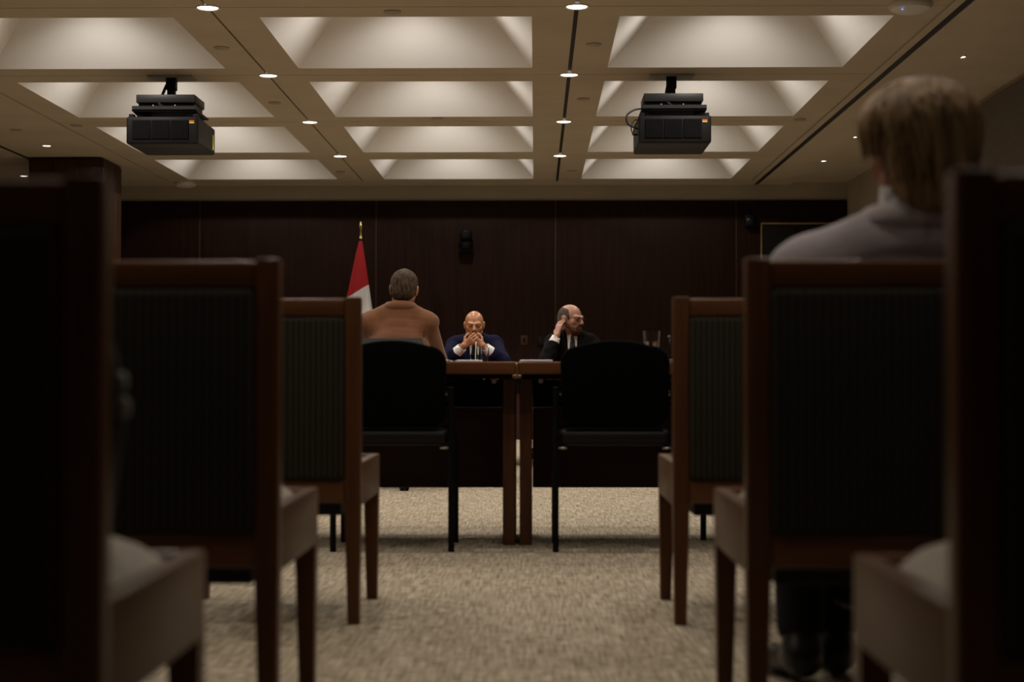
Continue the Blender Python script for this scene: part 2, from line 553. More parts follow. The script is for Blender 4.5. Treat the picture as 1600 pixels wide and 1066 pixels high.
# ------------------------------------------------------------------ downlights
def make_downlight(name, r, label, group):
    t = thing(name, label, 'ceiling light', group=group)
    bm = BM()
    lathe(bm, [(r, 0.0), (r * 1.16, -.006), (r * 1.18, -.002), (r * 1.18, .001)], 28)
    obj('trim_ring', bm, 'trim', t)
    bm = BM()
    lathe(bm, [(0, -.003), (r * .97, -.003), (r, .0)], 28)
    obj('lens', bm, 'lens', t)
    return t


rows_txt = ['first row, nearest the camera', 'second row from the camera', 'third row from the camera', 'fourth row, farthest from the camera']
proto = None
for ci, (x, ctxt) in enumerate(((XS[1], 'left ceiling slot'), (XS[2], 'right ceiling slot'))):
    for r_ in range(4):
        lab = 'round lit recessed downlight on the %s, %s' % (ctxt, rows_txt[r_])
        loc = (x, YS[4 + r_], CZ - .001)
        if proto is None:
            proto = make_downlight('ceiling_downlight', .062, lab, 'downlights along the ceiling slots')
            proto.location = loc
        else:
            dup(proto, loc, 0, lab, 'downlights along the ceiling slots')
        spot((x, YS[4 + r_], CZ - .012), DOWN_W)
for x in XS[1:3]:                 # the same downlights go on over the audience, out of frame
    for r_ in range(1, 4):
        spot((x, YS[r_], CZ - .012), BACK_W)
proto2 = None
for (px, py), lab in (((1500, 94), 'small lit downlight by the right wall, nearest one above the blond head'),
                      ((1333, 218), 'small lit downlight by the right wall, middle of three'),
                      ((1285, 255), 'small lit downlight by the right wall, farthest of three'),
                      ((68, 225), 'small lit downlight above and left of the wood column'),
                      ((32, 273), 'small lit downlight at the left edge beside the column')):
    p = ceil_at(px, py)
    if p.x > 2.96:
        p.z += .025
    if p.x < -6.6:
        p.x = -6.5
    if proto2 is None:
        proto2 = make_downlight('side_downlight', .038, lab, 'small downlights along the walls')
        proto2.location = p - Vector((0, 0, .001))
    else:
        dup(proto2, p - Vector((0, 0, .001)), 0, lab, 'small downlights along the walls')
    spot((p.x, p.y, p.z - .012), SIDE_W, size=95, rad=.03)

# flush round cover plates
proto3 = None
covers = [((343, 71), 'flat round ceiling cover right of the left coffer, nearest row'), ((427, 158), 'flat round ceiling cover beside the left slot, second row'),
          ((612, 15), 'flat round ceiling cover at top above the middle coffer'), ((928, 67), 'flat round ceiling cover right of the right slot, nearest row'),
          ((912, 153), 'flat round ceiling cover right of the right slot, second row'), ((683, 183), 'flat round ceiling cover between second and third middle coffers'),
          ((1250, 186), 'flat round ceiling cover right of the right projector'), ((894, 266), 'flat round ceiling cover beside the right slot, farthest row'),
          ((531, 267), 'flat round ceiling cover beside the left slot, farthest row'), ((115, 193), 'flat round ceiling cover left of the left projector'),
          ((20, 200), 'flat round ceiling cover at the far left edge')]
for (px, py), lab in covers:
    p = ceil_at(px, py)
    if proto3 is None:
        proto3 = obj('ceiling_cover', lathe(BM(), [(0, -.009), (.045, -.009), (.052, -.006), (.054, .0)], 24), 'cover')
        tag(proto3, lab, 'cover plate', 'flush ceiling cover plates')
        proto3.location = p
    else:
        c = proto3.copy(); COL.objects.link(c); c.location = p; c['label'] = lab


def access_point(px, py, r, lab):
    p = ceil_at(px, py)
    t = thing('wireless_access_point', lab, 'access point', p, 0, 'white domes on the ceiling')
    obj('housing', lathe(BM(), [(0, -.058), (r * .6, -.054), (r * .92, -.036), (r, -.014), (r * .98, 0), (0, 0)], 32), 'white_plastic', t)
    if px > 800:
        obj('indicator_light', lathe(BM(), [(0, -.004), (.006, -.003), (.007, .002)], 10, c=(-.065, -r * .62, -.052)), 'blue_led', t)
    else:
        obj('indicator_light', lathe(BM(), [(0, -.004), (.006, -.003), (.007, .002)], 10, c=(-.03, -r * .72, -.04)), 'white_plastic', t)


access_point(1423, 5, .13, 'white ceiling dome with blue indicator light at top right')
access_point(287, 284, .13, 'white ceiling dome behind the left projector near the back wall')


# ------------------------------------------------------------------ projectors
def projector(X, label, cables):
    t = thing('ceiling_projector', label, 'projector', (X, 11.7, 0), 0, 'projectors hung from the ceiling')
    W = .262
    z0, z1 = 2.350, 2.552
    bm = BM()
    box(bm, -W, W, 0, .62, z0, z1, .018, 3)
    obj('body', bm, 'proj', t)
    # three grilles on the face towards the camera
    for i in range(3):
        xa = -.215 + i * .138
        g = obj('grille', box(BM(), xa, xa + .13, -.006, .004, z0 + .035, z1 - .03, .002, 1), 'proj_dark', t)
        bm = BM()
        for k in range(12):
            xx = xa + .008 + k * .0104
            box(bm, xx, xx + .003, -.009, -.005, z0 + .04, z1 - .035)
        obj('louvre', bm, 'proj', g, smooth=False)
    bm = BM()
    box(bm, .197, .232, -.003, .002, z1 - .052, z1 - .030, mi=2)
    box(bm, .197, .232, -.004, .002, z1 - .040, z1 - .030, mi=0)
    box(bm, .197, .232, -.0036, .002, z1 - .044, z1 - .039, mi=1)
    obj('warning_sticker', bm, ['st_red', 'st_orange', 'st_yellow'], t, smooth=False)['label'] = 'red and yellow sticker'
    obj('side_label', box(BM(), W - .002, W + .003, .52, .55, z0 + .03, z1 - .06), 'st_yellow', t, smooth=False)['label'] = 'yellow strip label'
    for x in (-W + .03, W - .03):
        obj('foot', box(BM(), x - .018, x + .018, .03, .09, z1 - .004, z1 + .022, .004, 1), 'proj', t)
    bm = BM()
    tube(bm, [(0, .62, (z0 + z1) / 2), (0, .66, (z0 + z1) / 2)], [.08, .075], 24)
    obj('lens_barrel', bm, 'black_metal', t)
    # mount
    bm = BM()
    box(bm, -.235, .235, .06, .50, z1 + .045, z1 + .062, .003, 1)
    box(bm, -.235, .235, .06, .066, z1 + .045, z1 + .085, .002, 1)
    taper_box(bm, [(.15, .1, z1), (.19, .1, z1), (.19, .4, z1), (.15, .4, z1)], [(.2, .1, z1 + .046), (.235, .1, z1 + .046), (.235, .4, z1 + .046), (.2, .4, z1 + .046)])
    taper_box(bm, [(-.19, .1, z1), (-.15, .1, z1), (-.15, .4, z1), (-.19, .4, z1)], [(-.235, .1, z1 + .046), (-.2, .1, z1 + .046), (-.2, .4, z1 + .046), (-.235, .4, z1 + .046)])
    obj('mount_tray', bm, 'mount', t)
    bm = BM()
    box(bm, -.215, .215, .10, .45, z1 + .115, z1 + .175, .006, 2)
    box(bm, -.205, .205, .14, .42, z1 + .06, z1 + .116)
    obj('mount_box', bm, 'mount', t)
    for x in (-.09, .07):
        bm = BM()
        tube(bm, [(x, .10, z1 + .095), (x, .135, z1 + .095)], .006, 8)
        obj('bolt', bm, 'chrome', t)
    bm = BM()
    box(bm, -.028, .028, .27, .33, z1 + .17, CZ - .06, .006, 2)
    box(bm, -.036, .036, .262, .338, CZ - .10, CZ - .01, .006, 2)
    obj('pole', bm, 'black_metal', t)
    obj('ceiling_plate', box(BM(), -.165, .165, .22, .40, CZ - .012, CZ - .001, .003, 1), 'cover', t)
    bm = BM()
    tube(bm, smooth_path([(-.02, .255, CZ - .06), (-.03, .25, z1 + .26), (-.05, .18, z1 + .16), (-.04, .09, z1 + .1), (.02, .12, z1 + .075)]), .011, 8)
    obj('cable', bm, 'cable', t)
    if cables:
        for k, (pts, r) in enumerate((([(-.22, .08, z1 + .06), (-.29, .05, z1 + .045), (-.345, .03, z1 - .0), (-.335, .03, z1 - .06), (-.28, .05, z1 - .085), (-.24, .1, z1 - .09)], .007),
                                      ([(-.25, .1, z1 - .02), (-.29, .06, z1 - .03), (-.31, .05, z1 - .07), (-.30, .06, z1 - .12), (-.25, .1, z1 - .125)], .004),
                                      ([(-.25, .1, z1 - .03), (-.28, .05, z1 - .06), (-.295, .05, z1 - .11), (-.30, .05, z1 - .135), (-.25, .09, z1 - .13)], .004))):
            bm = BM()
            tube(bm, smooth_path(pts), r, 8)
            obj('cable', bm, 'cable', t)
    return t


projector(at(1055, 200, 11.7).x, 'dark grey projector with looped cables hanging from right ceiling beam', True)
projector(at(250, 200, 11.7).x, 'dark grey projector hanging from left ceiling beam above the column', False)


# ------------------------------------------------------------------ wooden audience chairs
CW, CD, CH = 0.56, 0.55, 0.90


def make_audience_chair(label):
    t = thing('audience_chair', label, 'chair', group='wooden chairs along the aisle')
    hw, p = CW / 2, .045
    for s in (-1, 1):                       # rear posts run on down as rear legs, tapering to the floor
        bm = BM()
        xa, xb = sorted((s * hw, s * (hw - p)))
        box(bm, xa, xb, 0, .042, .33, CH + .004, .005, 2)
        x2a, x2b = sorted((s * (hw - .004), s * (hw - .036)))
        taper_box(bm, [(x2a, .004, 0), (x2b, .004, 0), (x2b, .036, 0), (x2a, .036, 0)], [(xa, 0, .335), (xb, 0, .335), (xb, .042, .335), (xa, .042, .335)])
        obj('rear_leg', bm, 'chair_wood', t)
        bm = BM()
        x3a, x3b = sorted((s * hw, s * (hw - .045)))
        taper_box(bm, [(x2a, CD - .036, 0), (x2b, CD - .036, 0), (x2b, CD - .002, 0), (x2a, CD - .002, 0)], [(x3a, CD - .046, .33), (x3b, CD - .046, .33), (x3b, CD, .33), (x3a, CD, .33)])
        obj('front_leg', bm, 'chair_wood', t)
        bm = BM()
        xa, xb = sorted((s * hw, s * (hw - .03)))
        box(bm, xa, xb, .042, CD, .325, .445, .004, 2)
        obj('side_apron', bm, 'apron_wood', t)
    obj('top_rail', box(BM(), -hw + p, hw - p, .002, .040, CH - .052, CH, .008, 3), 'rail_wood', t)
    obj('bottom_rail', box(BM(), -hw + p, hw - p, .002, .040, .335, .398, .005, 2), 'rail_wood', t)
    obj('front_apron', box(BM(), -hw + .03, hw - .03, CD - .03, CD - .001, .325, .445, .004, 2), 'rail_wood', t)
    bm = BM()
    box(bm, -hw + p, hw - p, -.010, .052, .398, CH - .053, .014, 3)
    box(bm, -hw + p, hw - p, .008, .036, .397, CH - .051)
    obj('back_panel', bm, 'back_cloth', t)
    # domed cushion
    bm = BM()
    nx, ny = 14, 14
    x0, x1, y0, y1 = -hw + .035, hw - .035, .056, CD - .035
    top = [[None] * (ny + 1) for _ in range(nx + 1)]
    for i in range(nx + 1):
        for j in range(ny + 1):
            u, v = i / nx * 2 - 1, j / ny * 2 - 1
            h = max(0, (1 - abs(u) ** 5)) ** .6 * max(0, (1 - abs(v) ** 5)) ** .6
            top[i][j] = bm.verts.new((x0 + (x1 - x0) * i / nx, y0 + (y1 - y0) * j / ny, .425 + .062 * h))
    for i in range(nx):
        for j in range(ny):
            bm.faces.new((top[i][j], top[i + 1][j], top[i + 1][j + 1], top[i][j + 1]))
    box(bm, x0, x1, y0, y1, .40, .426)
    obj('seat_cushion', bm, 'seat_cloth', t, angle=80)
    obj('seat_pan', box(BM(), -hw + .065, hw - .065, .10, CD - .08, .292, .40, .004, 1), 'black_pan', t)
    return t


XLft, XRgt = -.470, .386
ac = make_audience_chair('wooden chair nearest the camera on the left, black bag on its seat')
ac.location = (-.460 - CW / 2, 1.73, 0)
g = 'wooden chairs along the aisle'
dup(ac, (-.470 - CW / 2, 2.99, 0), 0, 'empty wooden chair left of the aisle, second from the camera', g)
dup(ac, (-.481 - CW / 2, 4.50, 0), 0, 'empty wooden chair left of the aisle, third from the camera', g)
dup(ac, (.434 + CW / 2, 1.69, 0), 0, 'wooden chair nearest the camera on the right, at right edge', g)
dup(ac, (.386 + CW / 2, 2.99, 0), 0, 'wooden chair the blond man in grey sits on', g)
dup(ac, (.380 + CW / 2, 4.50, 0), 0, 'empty wooden chair right of the aisle, in front of the blond man', g)

# backpack on the nearest left chair
t = thing('backpack', 'black bag with pale strap buckle standing on the nearest left chair', 'bag', (-.625, 1.95, .487))
bm = BM()
box(bm, -.14, .105, -.05, .10, 0, .30, .05, 4)
for v in bm.verts:
    k = v.co.z / .30
    v.co.x += -.045 * k * k
    v.co.y += -.02 * k
obj('bag_body', bm, 'bag', t)
bm = BM()
box(bm, -.11, .07, .095, .135, .03, .16, .02, 3)
obj('front_pocket', bm, 'bag', t)
st = obj('strap', tube(BM(), smooth_path([(.06, .0, .285), (.112, -.01, .24), (.125, .0, .15), (.11, .0, .03)]), .014, 8, squash=.45), 'bag', t)
bm = BM()
box(bm, .108, .136, -.012, .012, .185, .205, .006, 2)
box(bm, .112, .14, -.012, .012, .15, .176, .008, 2)
obj('buckle', bm, 'buckle', st)['label'] = 'pale grey buckle'


# ------------------------------------------------------------------ black guest chairs
def make_guest_chair(label):
    t = thing('guest_chair', label, 'chair', group='black guest chairs at the near table')
    hw = .23
    for s in (-1, 1):
        bm = BM()
        tube(bm, [(s * hw, 0, 0), (s * hw, .005, .40), (s * hw, 0, .48), (s * (hw - .002), -.01, .64)], .0125, 10)
        l = obj('rear_leg', bm, 'black_metal', t)
        bm = BM()
        tube(bm, smooth_path([(s * hw, .36, 0), (s * hw, .355, .38), (s * (hw - .003), .34, .425), (s * hw, .25, .435), (s * hw, .01, .42)], 5), .0125, 10)
        obj('front_leg', bm, 'black_metal', t)
        bm = BM()
        box(bm, *sorted((s * (hw - .075), s * (hw + .004))), -.005, .012, .585, .625, .006, 2)
        br = obj('back_bracket', bm, 'black_metal', t)
        for zz, xo in ((.612, -.02), (.597, -.06)):
            bm = BM()
            tube(bm, [(s * (hw + xo), -.009, zz), (s * (hw + xo), -.003, zz)], .006, 8)
            obj('bolt', bm, 'chrome', br)
        bm = BM()
        box(bm, *sorted((s * (hw - .045), s * (hw - .008))), -.004, .05, .398, .408, .003, 1)
        obj('seat_bracket', bm, 'chrome', t)
    # backrest with arched top, gently curved in plan
    def outline(w0, w1, z0, z1, arch):
        pts = []
        for k in range(9):
            a = R(180 + 90 * k / 8)
            pts.append((-w0 + .045 + .045 * math.cos(a), z0 + .045 + .045 * math.sin(a)))
        for k in range(9):
            a = R(270 + 90 * k / 8)
            pts.append((w0 - .045 + .045 * math.cos(a), z0 + .045 + .045 * math.sin(a)))
        zs = z1 - arch
        for k in range(13):
            a = R(90 * k / 12)
            pts.append((w1 - .07 + .07 * math.cos(a), zs - .07 + .07 * math.sin(a)))
        for k in range(1, 12):
            x = (w1 - .07) * (1 - 2 * k / 12)
            pts.append((x, zs + arch * (1 - (x / (w1 - .07)) ** 2)))
        for k in range(13):
            a = R(90 + 90 * k / 12)
            pts.append((-w1 + .07 + .07 * math.cos(a), zs - .07 + .07 * math.sin(a)))
        return pts
    bm = BM()
    prism(bm, outline(.205, .212, .49, .822, .022), -.022, .022)
    bmesh.ops.bevel(bm, geom=[e for e in bm.edges if abs(e.verts[0].co.y - e.verts[1].co.y) < 1e-6], offset=.012, segments=3, profile=.5, affect='EDGES')
    for v in bm.verts:
        v.co.y += .02 - .35 * (v.co.x ** 2) - .06 * (v.co.z - .5)
    obj('backrest', bm, 'black_cloth', t, angle=60)
    bm = BM()
    box(bm, -.22, .22, .0, .45, .412, .478, .028, 4)
    obj('seat', bm, 'black_vinyl', t, angle=60)
    return t


gc = make_guest_chair('black guest chair left of the table legs, below the brown jacket')
gc.location = (-.556, 6.35, 0)
gg = 'black guest chairs at the near table'
dup(gc, (.310, 6.35, 0), 0, 'black guest chair right of the table legs, empty', gg)
dup(gc, (1.01, 6.52, 0), R(14), 'black guest chair hidden behind the right wooden chairs, legs showing', gg)


# ------------------------------------------------------------------ tables
def make_table(label, w, d, group):
    t = thing('meeting_table', label, 'table', group=group)
    hw = w / 2
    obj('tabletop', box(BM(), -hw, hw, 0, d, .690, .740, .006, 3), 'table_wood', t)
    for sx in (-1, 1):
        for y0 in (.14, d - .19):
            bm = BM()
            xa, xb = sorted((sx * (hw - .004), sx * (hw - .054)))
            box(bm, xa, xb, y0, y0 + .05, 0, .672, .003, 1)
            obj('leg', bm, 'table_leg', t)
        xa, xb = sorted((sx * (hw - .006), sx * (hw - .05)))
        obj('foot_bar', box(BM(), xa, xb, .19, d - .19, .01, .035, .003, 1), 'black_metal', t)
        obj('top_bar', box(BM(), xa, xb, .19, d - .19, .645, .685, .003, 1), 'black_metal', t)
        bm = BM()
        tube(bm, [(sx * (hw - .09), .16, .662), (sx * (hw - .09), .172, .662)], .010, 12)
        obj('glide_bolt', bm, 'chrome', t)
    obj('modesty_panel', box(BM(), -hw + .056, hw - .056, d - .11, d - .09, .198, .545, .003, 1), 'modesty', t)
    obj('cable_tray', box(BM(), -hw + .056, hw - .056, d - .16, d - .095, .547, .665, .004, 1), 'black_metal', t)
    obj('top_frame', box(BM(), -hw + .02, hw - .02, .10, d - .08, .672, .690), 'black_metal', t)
    return t


tb = make_table('near wooden meeting table on the left, ends at the joint', 1.52, .75, 'near meeting tables')
tb.location = (-.0765 - .76, 6.46, 0)
dup(tb, (-.0665 + .76, 6.46, 0), 0, 'near wooden meeting table on the right, water glass on it', 'near meeting tables')
dup(tb, (-1.0, 10.40, 0), 0, 'wooden table in front of the man in brown', 'inner meeting tables')
dup(tb, (-.62, 12.95, 0), math.pi, 'far wooden table the bald man leans on', 'far meeting tables')
dup(tb, (.91, 12.95, 0), math.pi, 'far wooden table in front of the bearded man', 'far meeting tables')
t = thing('table_connector', 'small metal clamp at the joint between the two near tables', 'clamp', (-.0715, 6.452, .69))
bm = BM()
box(bm, -.004, .004, -.004, .02, -.004, .046, .002, 1)
obj('link', bm, 'brass', t)
obj('clamp_plate', box(BM(), -.018, .018, -.002, .03, -.016, -.002, .002, 1), 'brass', t)


# ------------------------------------------------------------------ office chairs
def make_office_chair(name, label, top, group):
    t = thing(name, label, 'chair', group=group)
    bm = BM()
    n = 12
    sec = []
    for k in range(n + 1):
        u = k / n * 2 - 1
        sec.append((u * .23, -.20 + .05 * u * u))
    rows = 8
    vs = []
    for off in (0, .022):
        g = []
        for j in range(rows + 1):
            z = .50 + (top - .50) * j / rows
            wf = 1 - .10 * (j / rows) ** 6
            g.append([bm.verts.new((x * wf, yv + off - .05 * (j / rows), z + (.004 * (x / .23) ** 2 * j / rows))) for x, yv in sec])
        vs.append(g)
    for g in vs:
        for j in range(rows):
            for k in range(n):
                bm.faces.new((g[j][k], g[j][k + 1], g[j + 1][k + 1], g[j + 1][k]))
    a, b = vs
    for j in range(rows):
        for k in (0, n):
            bm.faces.new((a[j][k], a[j + 1][k], b[j + 1][k], b[j][k]))
    for k in range(n):
        for j in (0, rows):
            bm.faces.new((a[j][k], a[j][k + 1], b[j][k + 1], b[j][k]))
    bmesh.ops.recalc_face_normals(bm, faces=bm.faces[:])
    obj('backrest', bm, 'mesh_grey', t, angle=60)
    obj('seat', box(BM(), -.24, .24, -.20, .25, .41, .47, .028, 4), 'black_cloth', t, angle=60)
    bm = BM()
    tube(bm, smooth_path([(0, -.08, .40), (0, -.24, .42), (0, -.25, .55)], 5), .025, 10)
    obj('back_support', bm, 'black_metal', t)
    obj('gas_lift', tube(BM(), [(0, 0, .06), (0, 0, .41)], .028, 14), 'black_metal', t)
    for k in range(5):
        a_ = R(-70.5 + 72 * k)
        dx, dy = math.cos(a_), math.sin(a_)
        bm = BM()
        tube(bm, [(dx * .02, dy * .02, .10), (dx * .33, dy * .33, .075)], [.026, .016], 8)
        arm = obj('base_arm', bm, 'black_metal', t)
        bm = BM()
        for q in (-1, 1):
            c = Vector((dx * .33, dy * .33, .03)) + Vector((-dy, dx, 0)) * .014 * q
            tube(bm, [c - Vector((-dy, dx, 0)) * .009, c + Vector((-dy, dx, 0)) * .009], .03, 14)
        tube(bm, [(dx * .33, dy * .33, .03), (dx * .33, dy * .33, .08)], .007, 8)
        obj('caster', bm, 'black_metal', arm)
    return t


oc = make_office_chair('office_chair', 'grey mesh backed swivel chair behind the man in brown', .905, None)
oc.location = (-.885, 9.98, 0)
oc2 = make_office_chair('office_chair', 'low swivel chair the bald man in navy sits on', .80, None)
oc2.location = (-.485, 13.28, 0); oc2.rotation_euler = (0, 0, math.pi)
dup(oc2, (.30, 13.28, 0), math.pi, 'low swivel chair the bearded man sits on')


# ------------------------------------------------------------------ table-top objects
def paper_stack(name, x0, x1, y0, y1, z, n, th, label, seed):
    rnd = random.Random(seed)
    t = thing(name, label, 'papers', ((x0 + x1) / 2, (y0 + y1) / 2, z))
    hx, hy = (x1 - x0) / 2, (y1 - y0) / 2
    for k in range(n):
        dx, dy = rnd.uniform(-.006, .006), rnd.uniform(-.006, .006)
        obj('sheet', box(BM(), -hx + dx, hx + dx, -hy + dy, hy + dy, k * th + .0003, (k + 1) * th - .0004), 'paper', t, smooth=False)
    return t


paper_stack('paper_stack', at(813, 0, 6.56).x, at(862, 0, 6.56).x, 6.5, 6.78, .7405, 3, .0024, 'white paper stack on the right near table, below the bearded man', 1)
paper_stack('paper_stack', at(714, 0, 6.56).x, at(750, 0, 6.56).x, 6.5, 6.76, .7405, 3, .0022, 'white papers on the left near table, below the bald man', 2)
t = thing('paper_sheet', 'curled white sheet on the near table beside the left black chair', 'papers', (at(694, 0, 6.6).x, 6.62, .7405))
bm = BM()
pr = None
for k in range(9):
    u = k / 8
    zz = .002 + .008 * u * u * (1 - u) * 4
    row = [bm.verts.new((-.032 + .064 * u, y_, zz + o_)) for y_ in (-.1, .1) for o_ in (0, .001)]
    if pr:
        bm.faces.new((pr[0], row[0], row[2], pr[2]))
        bm.faces.new((pr[1], pr[3], row[3], row[1]))
        bm.faces.new((pr[0], pr[1], row[1], row[0]))
        bm.faces.new((pr[2], row[2], row[3], pr[3]))
    pr = row
obj('sheet', bm, 'paper', t)


def drinking_glass(loc, r, h, fill, drink, label):
    t = thing('drinking_glass', label, 'glass', loc)
    rb = r * .78
    obj('glass_wall', lathe(BM(), [(0, .0), (rb, 0), (r, h), (r - .0022, h), (rb - .0025, .012), (0, .010)], 28), 'glass', t, angle=50)
    zf = .0125 + (h - .0125) * fill
    rr = rb - .003 + (r - rb) * fill
    obj('drink', lathe(BM(), [(0, .0125), (rb - .0032, .0125), (rr - .0004, zf), (0, zf)], 28), drink, t, angle=50)
    return t


drinking_glass((at(1018, 0, 6.75).x, 6.75, .7405), .036, .128, .62, 'water', 'tall clear water glass on the right near table')
dg = drinking_glass((at(757, 0, 12.5).x, 12.50, .7405), .036, .155, .35, 'cola', 'glass of dark drink in front of the bald man')


def gooseneck(px, Y, h, label, m='black_metal', lean=0.0):
    t = thing('gooseneck_microphone', label, 'microphone', (at(px, 0, Y).x, Y, .7405))
    obj('base', lathe(BM(), [(0, 0), (.035, 0), (.035, .006), (.02, .014), (0, .014)], 20), 'black_metal', t)
    pts = smooth_path([(0, 0, .012), (0, 0, h * .4), (lean * .5, .01, h * .8), (lean, .03, h)])
    obj('neck', tube(BM(), pts, .0035, 8), m, t)
    obj('microphone_head', tube(BM(), [pts[-1], pts[-1] + Vector((0, .03, .01))], [.006, .007], 10), 'black_metal', t)


gooseneck(1047, 6.85, .10, 'thin gooseneck microphone on right near table beside the wooden chair')
gooseneck(743, 12.45, .20, 'slender pale gooseneck microphone before the bald man tie', 'white_plastic', .004)

# cable on the floor under the right chairs
tag(obj('floor_cable', tube(BM(), smooth_path([(.60, 4.15, .006), (.72, 4.08, .006), (.83, 4.12, .006), (1.2, 4.05, .006), (1.6, 4.2, .006)]), .006, 6), 'cable'),
    'thin black cable on the carpet beyond the blond man shoes', 'cable')

# ------------------------------------------------------------------ things on the back wall
p = at(728, 376, YB - .03)
t = thing('wall_camera', 'black dome camera on the back wall right of the flag', 'camera', (p.x, p.y, p.z))
obj('wall_plate', box(BM(), -.06, .06, -.012, 0, -.14, .14, .005, 2), 'black_metal', t)
obj('bracket', box(BM(), -.07, .07, -.14, -.012, -.13, -.10, .006, 2), 'black_metal', t)
obj('pan_base', lathe(BM(), [(0, -.10), (.075, -.10), (.085, -.08), (.08, -.03), (.06, -.02), (0, -.02)], 24, c=(0, -.10, 0)), 'black_metal', t)
bm = BM()
bmesh.ops.create_uvsphere(bm, u_segments=24, v_segments=14, radius=.075, matrix=Matrix.Translation((0, -.10, .06)))
hd = obj('camera_head', bm, 'black_vinyl', t)
obj('lens', tube(BM(), [(0, -.165, .06), (0, -.185, .06)], [.034, .030], 18), 'black_metal', hd)

p = at(845, 533, YB - .03)
t = thing('wall_box', 'black socket box on the back wall left of the bearded man', 'socket', (p.x, p.y, p.z))
obj('plate', box(BM(), -.035, .035, -.02, 0, -.055, .055, .006, 2), 'black_metal', t)
obj('socket', box(BM(), -.018, .018, -.024, -.018, -.03, .03, .003, 1), 'black_vinyl', t)
p = at(819, 532, YB - .03)
t = thing('wall_plate', 'dark flat wall plate left of the black socket box', 'wall plate', (p.x, p.y, p.z))
obj('plate', box(BM(), -.04, .04, -.008, 0, -.055, .055, .004, 2), 'modesty', t)
obj('switch', box(BM(), -.012, .012, -.014, -.006, -.025, .025, .003, 1), 'black_metal', t)
p = at(1170, 346, YB - .03)
t = thing('wall_speaker', 'small black speaker on the back wall left of the door', 'speaker', (p.x, p.y, p.z))
obj('cabinet', box(BM(), -.055, .055, -.10, 0, -.07, .07, .012, 3), 'black_metal', t)
obj('speaker_cone', lathe(BM(), [(.04, .0), (.03, .004), (.012, .012), (0, .008)], 20), 'black_vinyl', t).rotation_euler = (R(90), 0, 0)
t.children[-1].location = (0, -.10, 0)

# flag
FY = 18.3
fp = at(563, 350, FY)
t = thing('flag', 'red and white flag hanging on a brass topped pole by back wall', 'flag', (fp.x, FY, 0))
obj('pole', tube(BM(), [(0, 0, .03), (0, 0, fp.z - .16)], .013, 12), 'black_metal', t)
obj('finial', lathe(BM(), [(.013, fp.z - .17), (.02, fp.z - .155), (.014, fp.z - .14), (.012, fp.z - .06), (.02, fp.z - .045), (.016, fp.z - .01), (.004, fp.z + .03), (0, fp.z + .035)], 16), 'brass', t)
obj('stand', lathe(BM(), [(0, 0), (.16, 0), (.16, .015), (.05, .04), (.03, .09), (0, .09)], 28), 'brass', t)
bm = BM()
nz, na = 46, 72
ztop, zbot = at(0, 376, FY).z, .55
rings = []
for i in range(nz + 1):
    v = i / nz
    z = ztop + (zbot - ztop) * v
    drop = min(1, v * 1.6)
    wl, wr_ = .018 + .20 * drop ** .85, .016 + .135 * drop ** .9
    dp = .018 + .07 * drop
    ring = []
    for k in range(na):
        a = 2 * math.pi * k / na
        f = 1 + .16 * drop * math.sin(9 * a + 2.0 * v) + .06 * drop * math.sin(4 * a - 3 * v)
        x = (wr_ if math.cos(a) > 0 else wl) * math.cos(a) * f
        ring.append(bm.verts.new((x, dp * math.sin(a) * f, z)))
    rings.append(ring)
for a, b in zip(rings[:-1], rings[1:]):
    for k in range(na):
        fc = bm.faces.new((a[k], a[(k + 1) % na], b[(k + 1) % na], b[k]))
bm.faces.new(rings[0]); bm.faces.new(rings[-1][::-1])
bmesh.ops.recalc_face_normals(bm, faces=bm.faces[:])
obj('cloth', bm, 'flag_cloth', t, angle=80)


# ------------------------------------------------------------------ people: signed-distance bodies
def nrm(v):
    v = np.asarray(v, float)
    return v / np.linalg.norm(v)


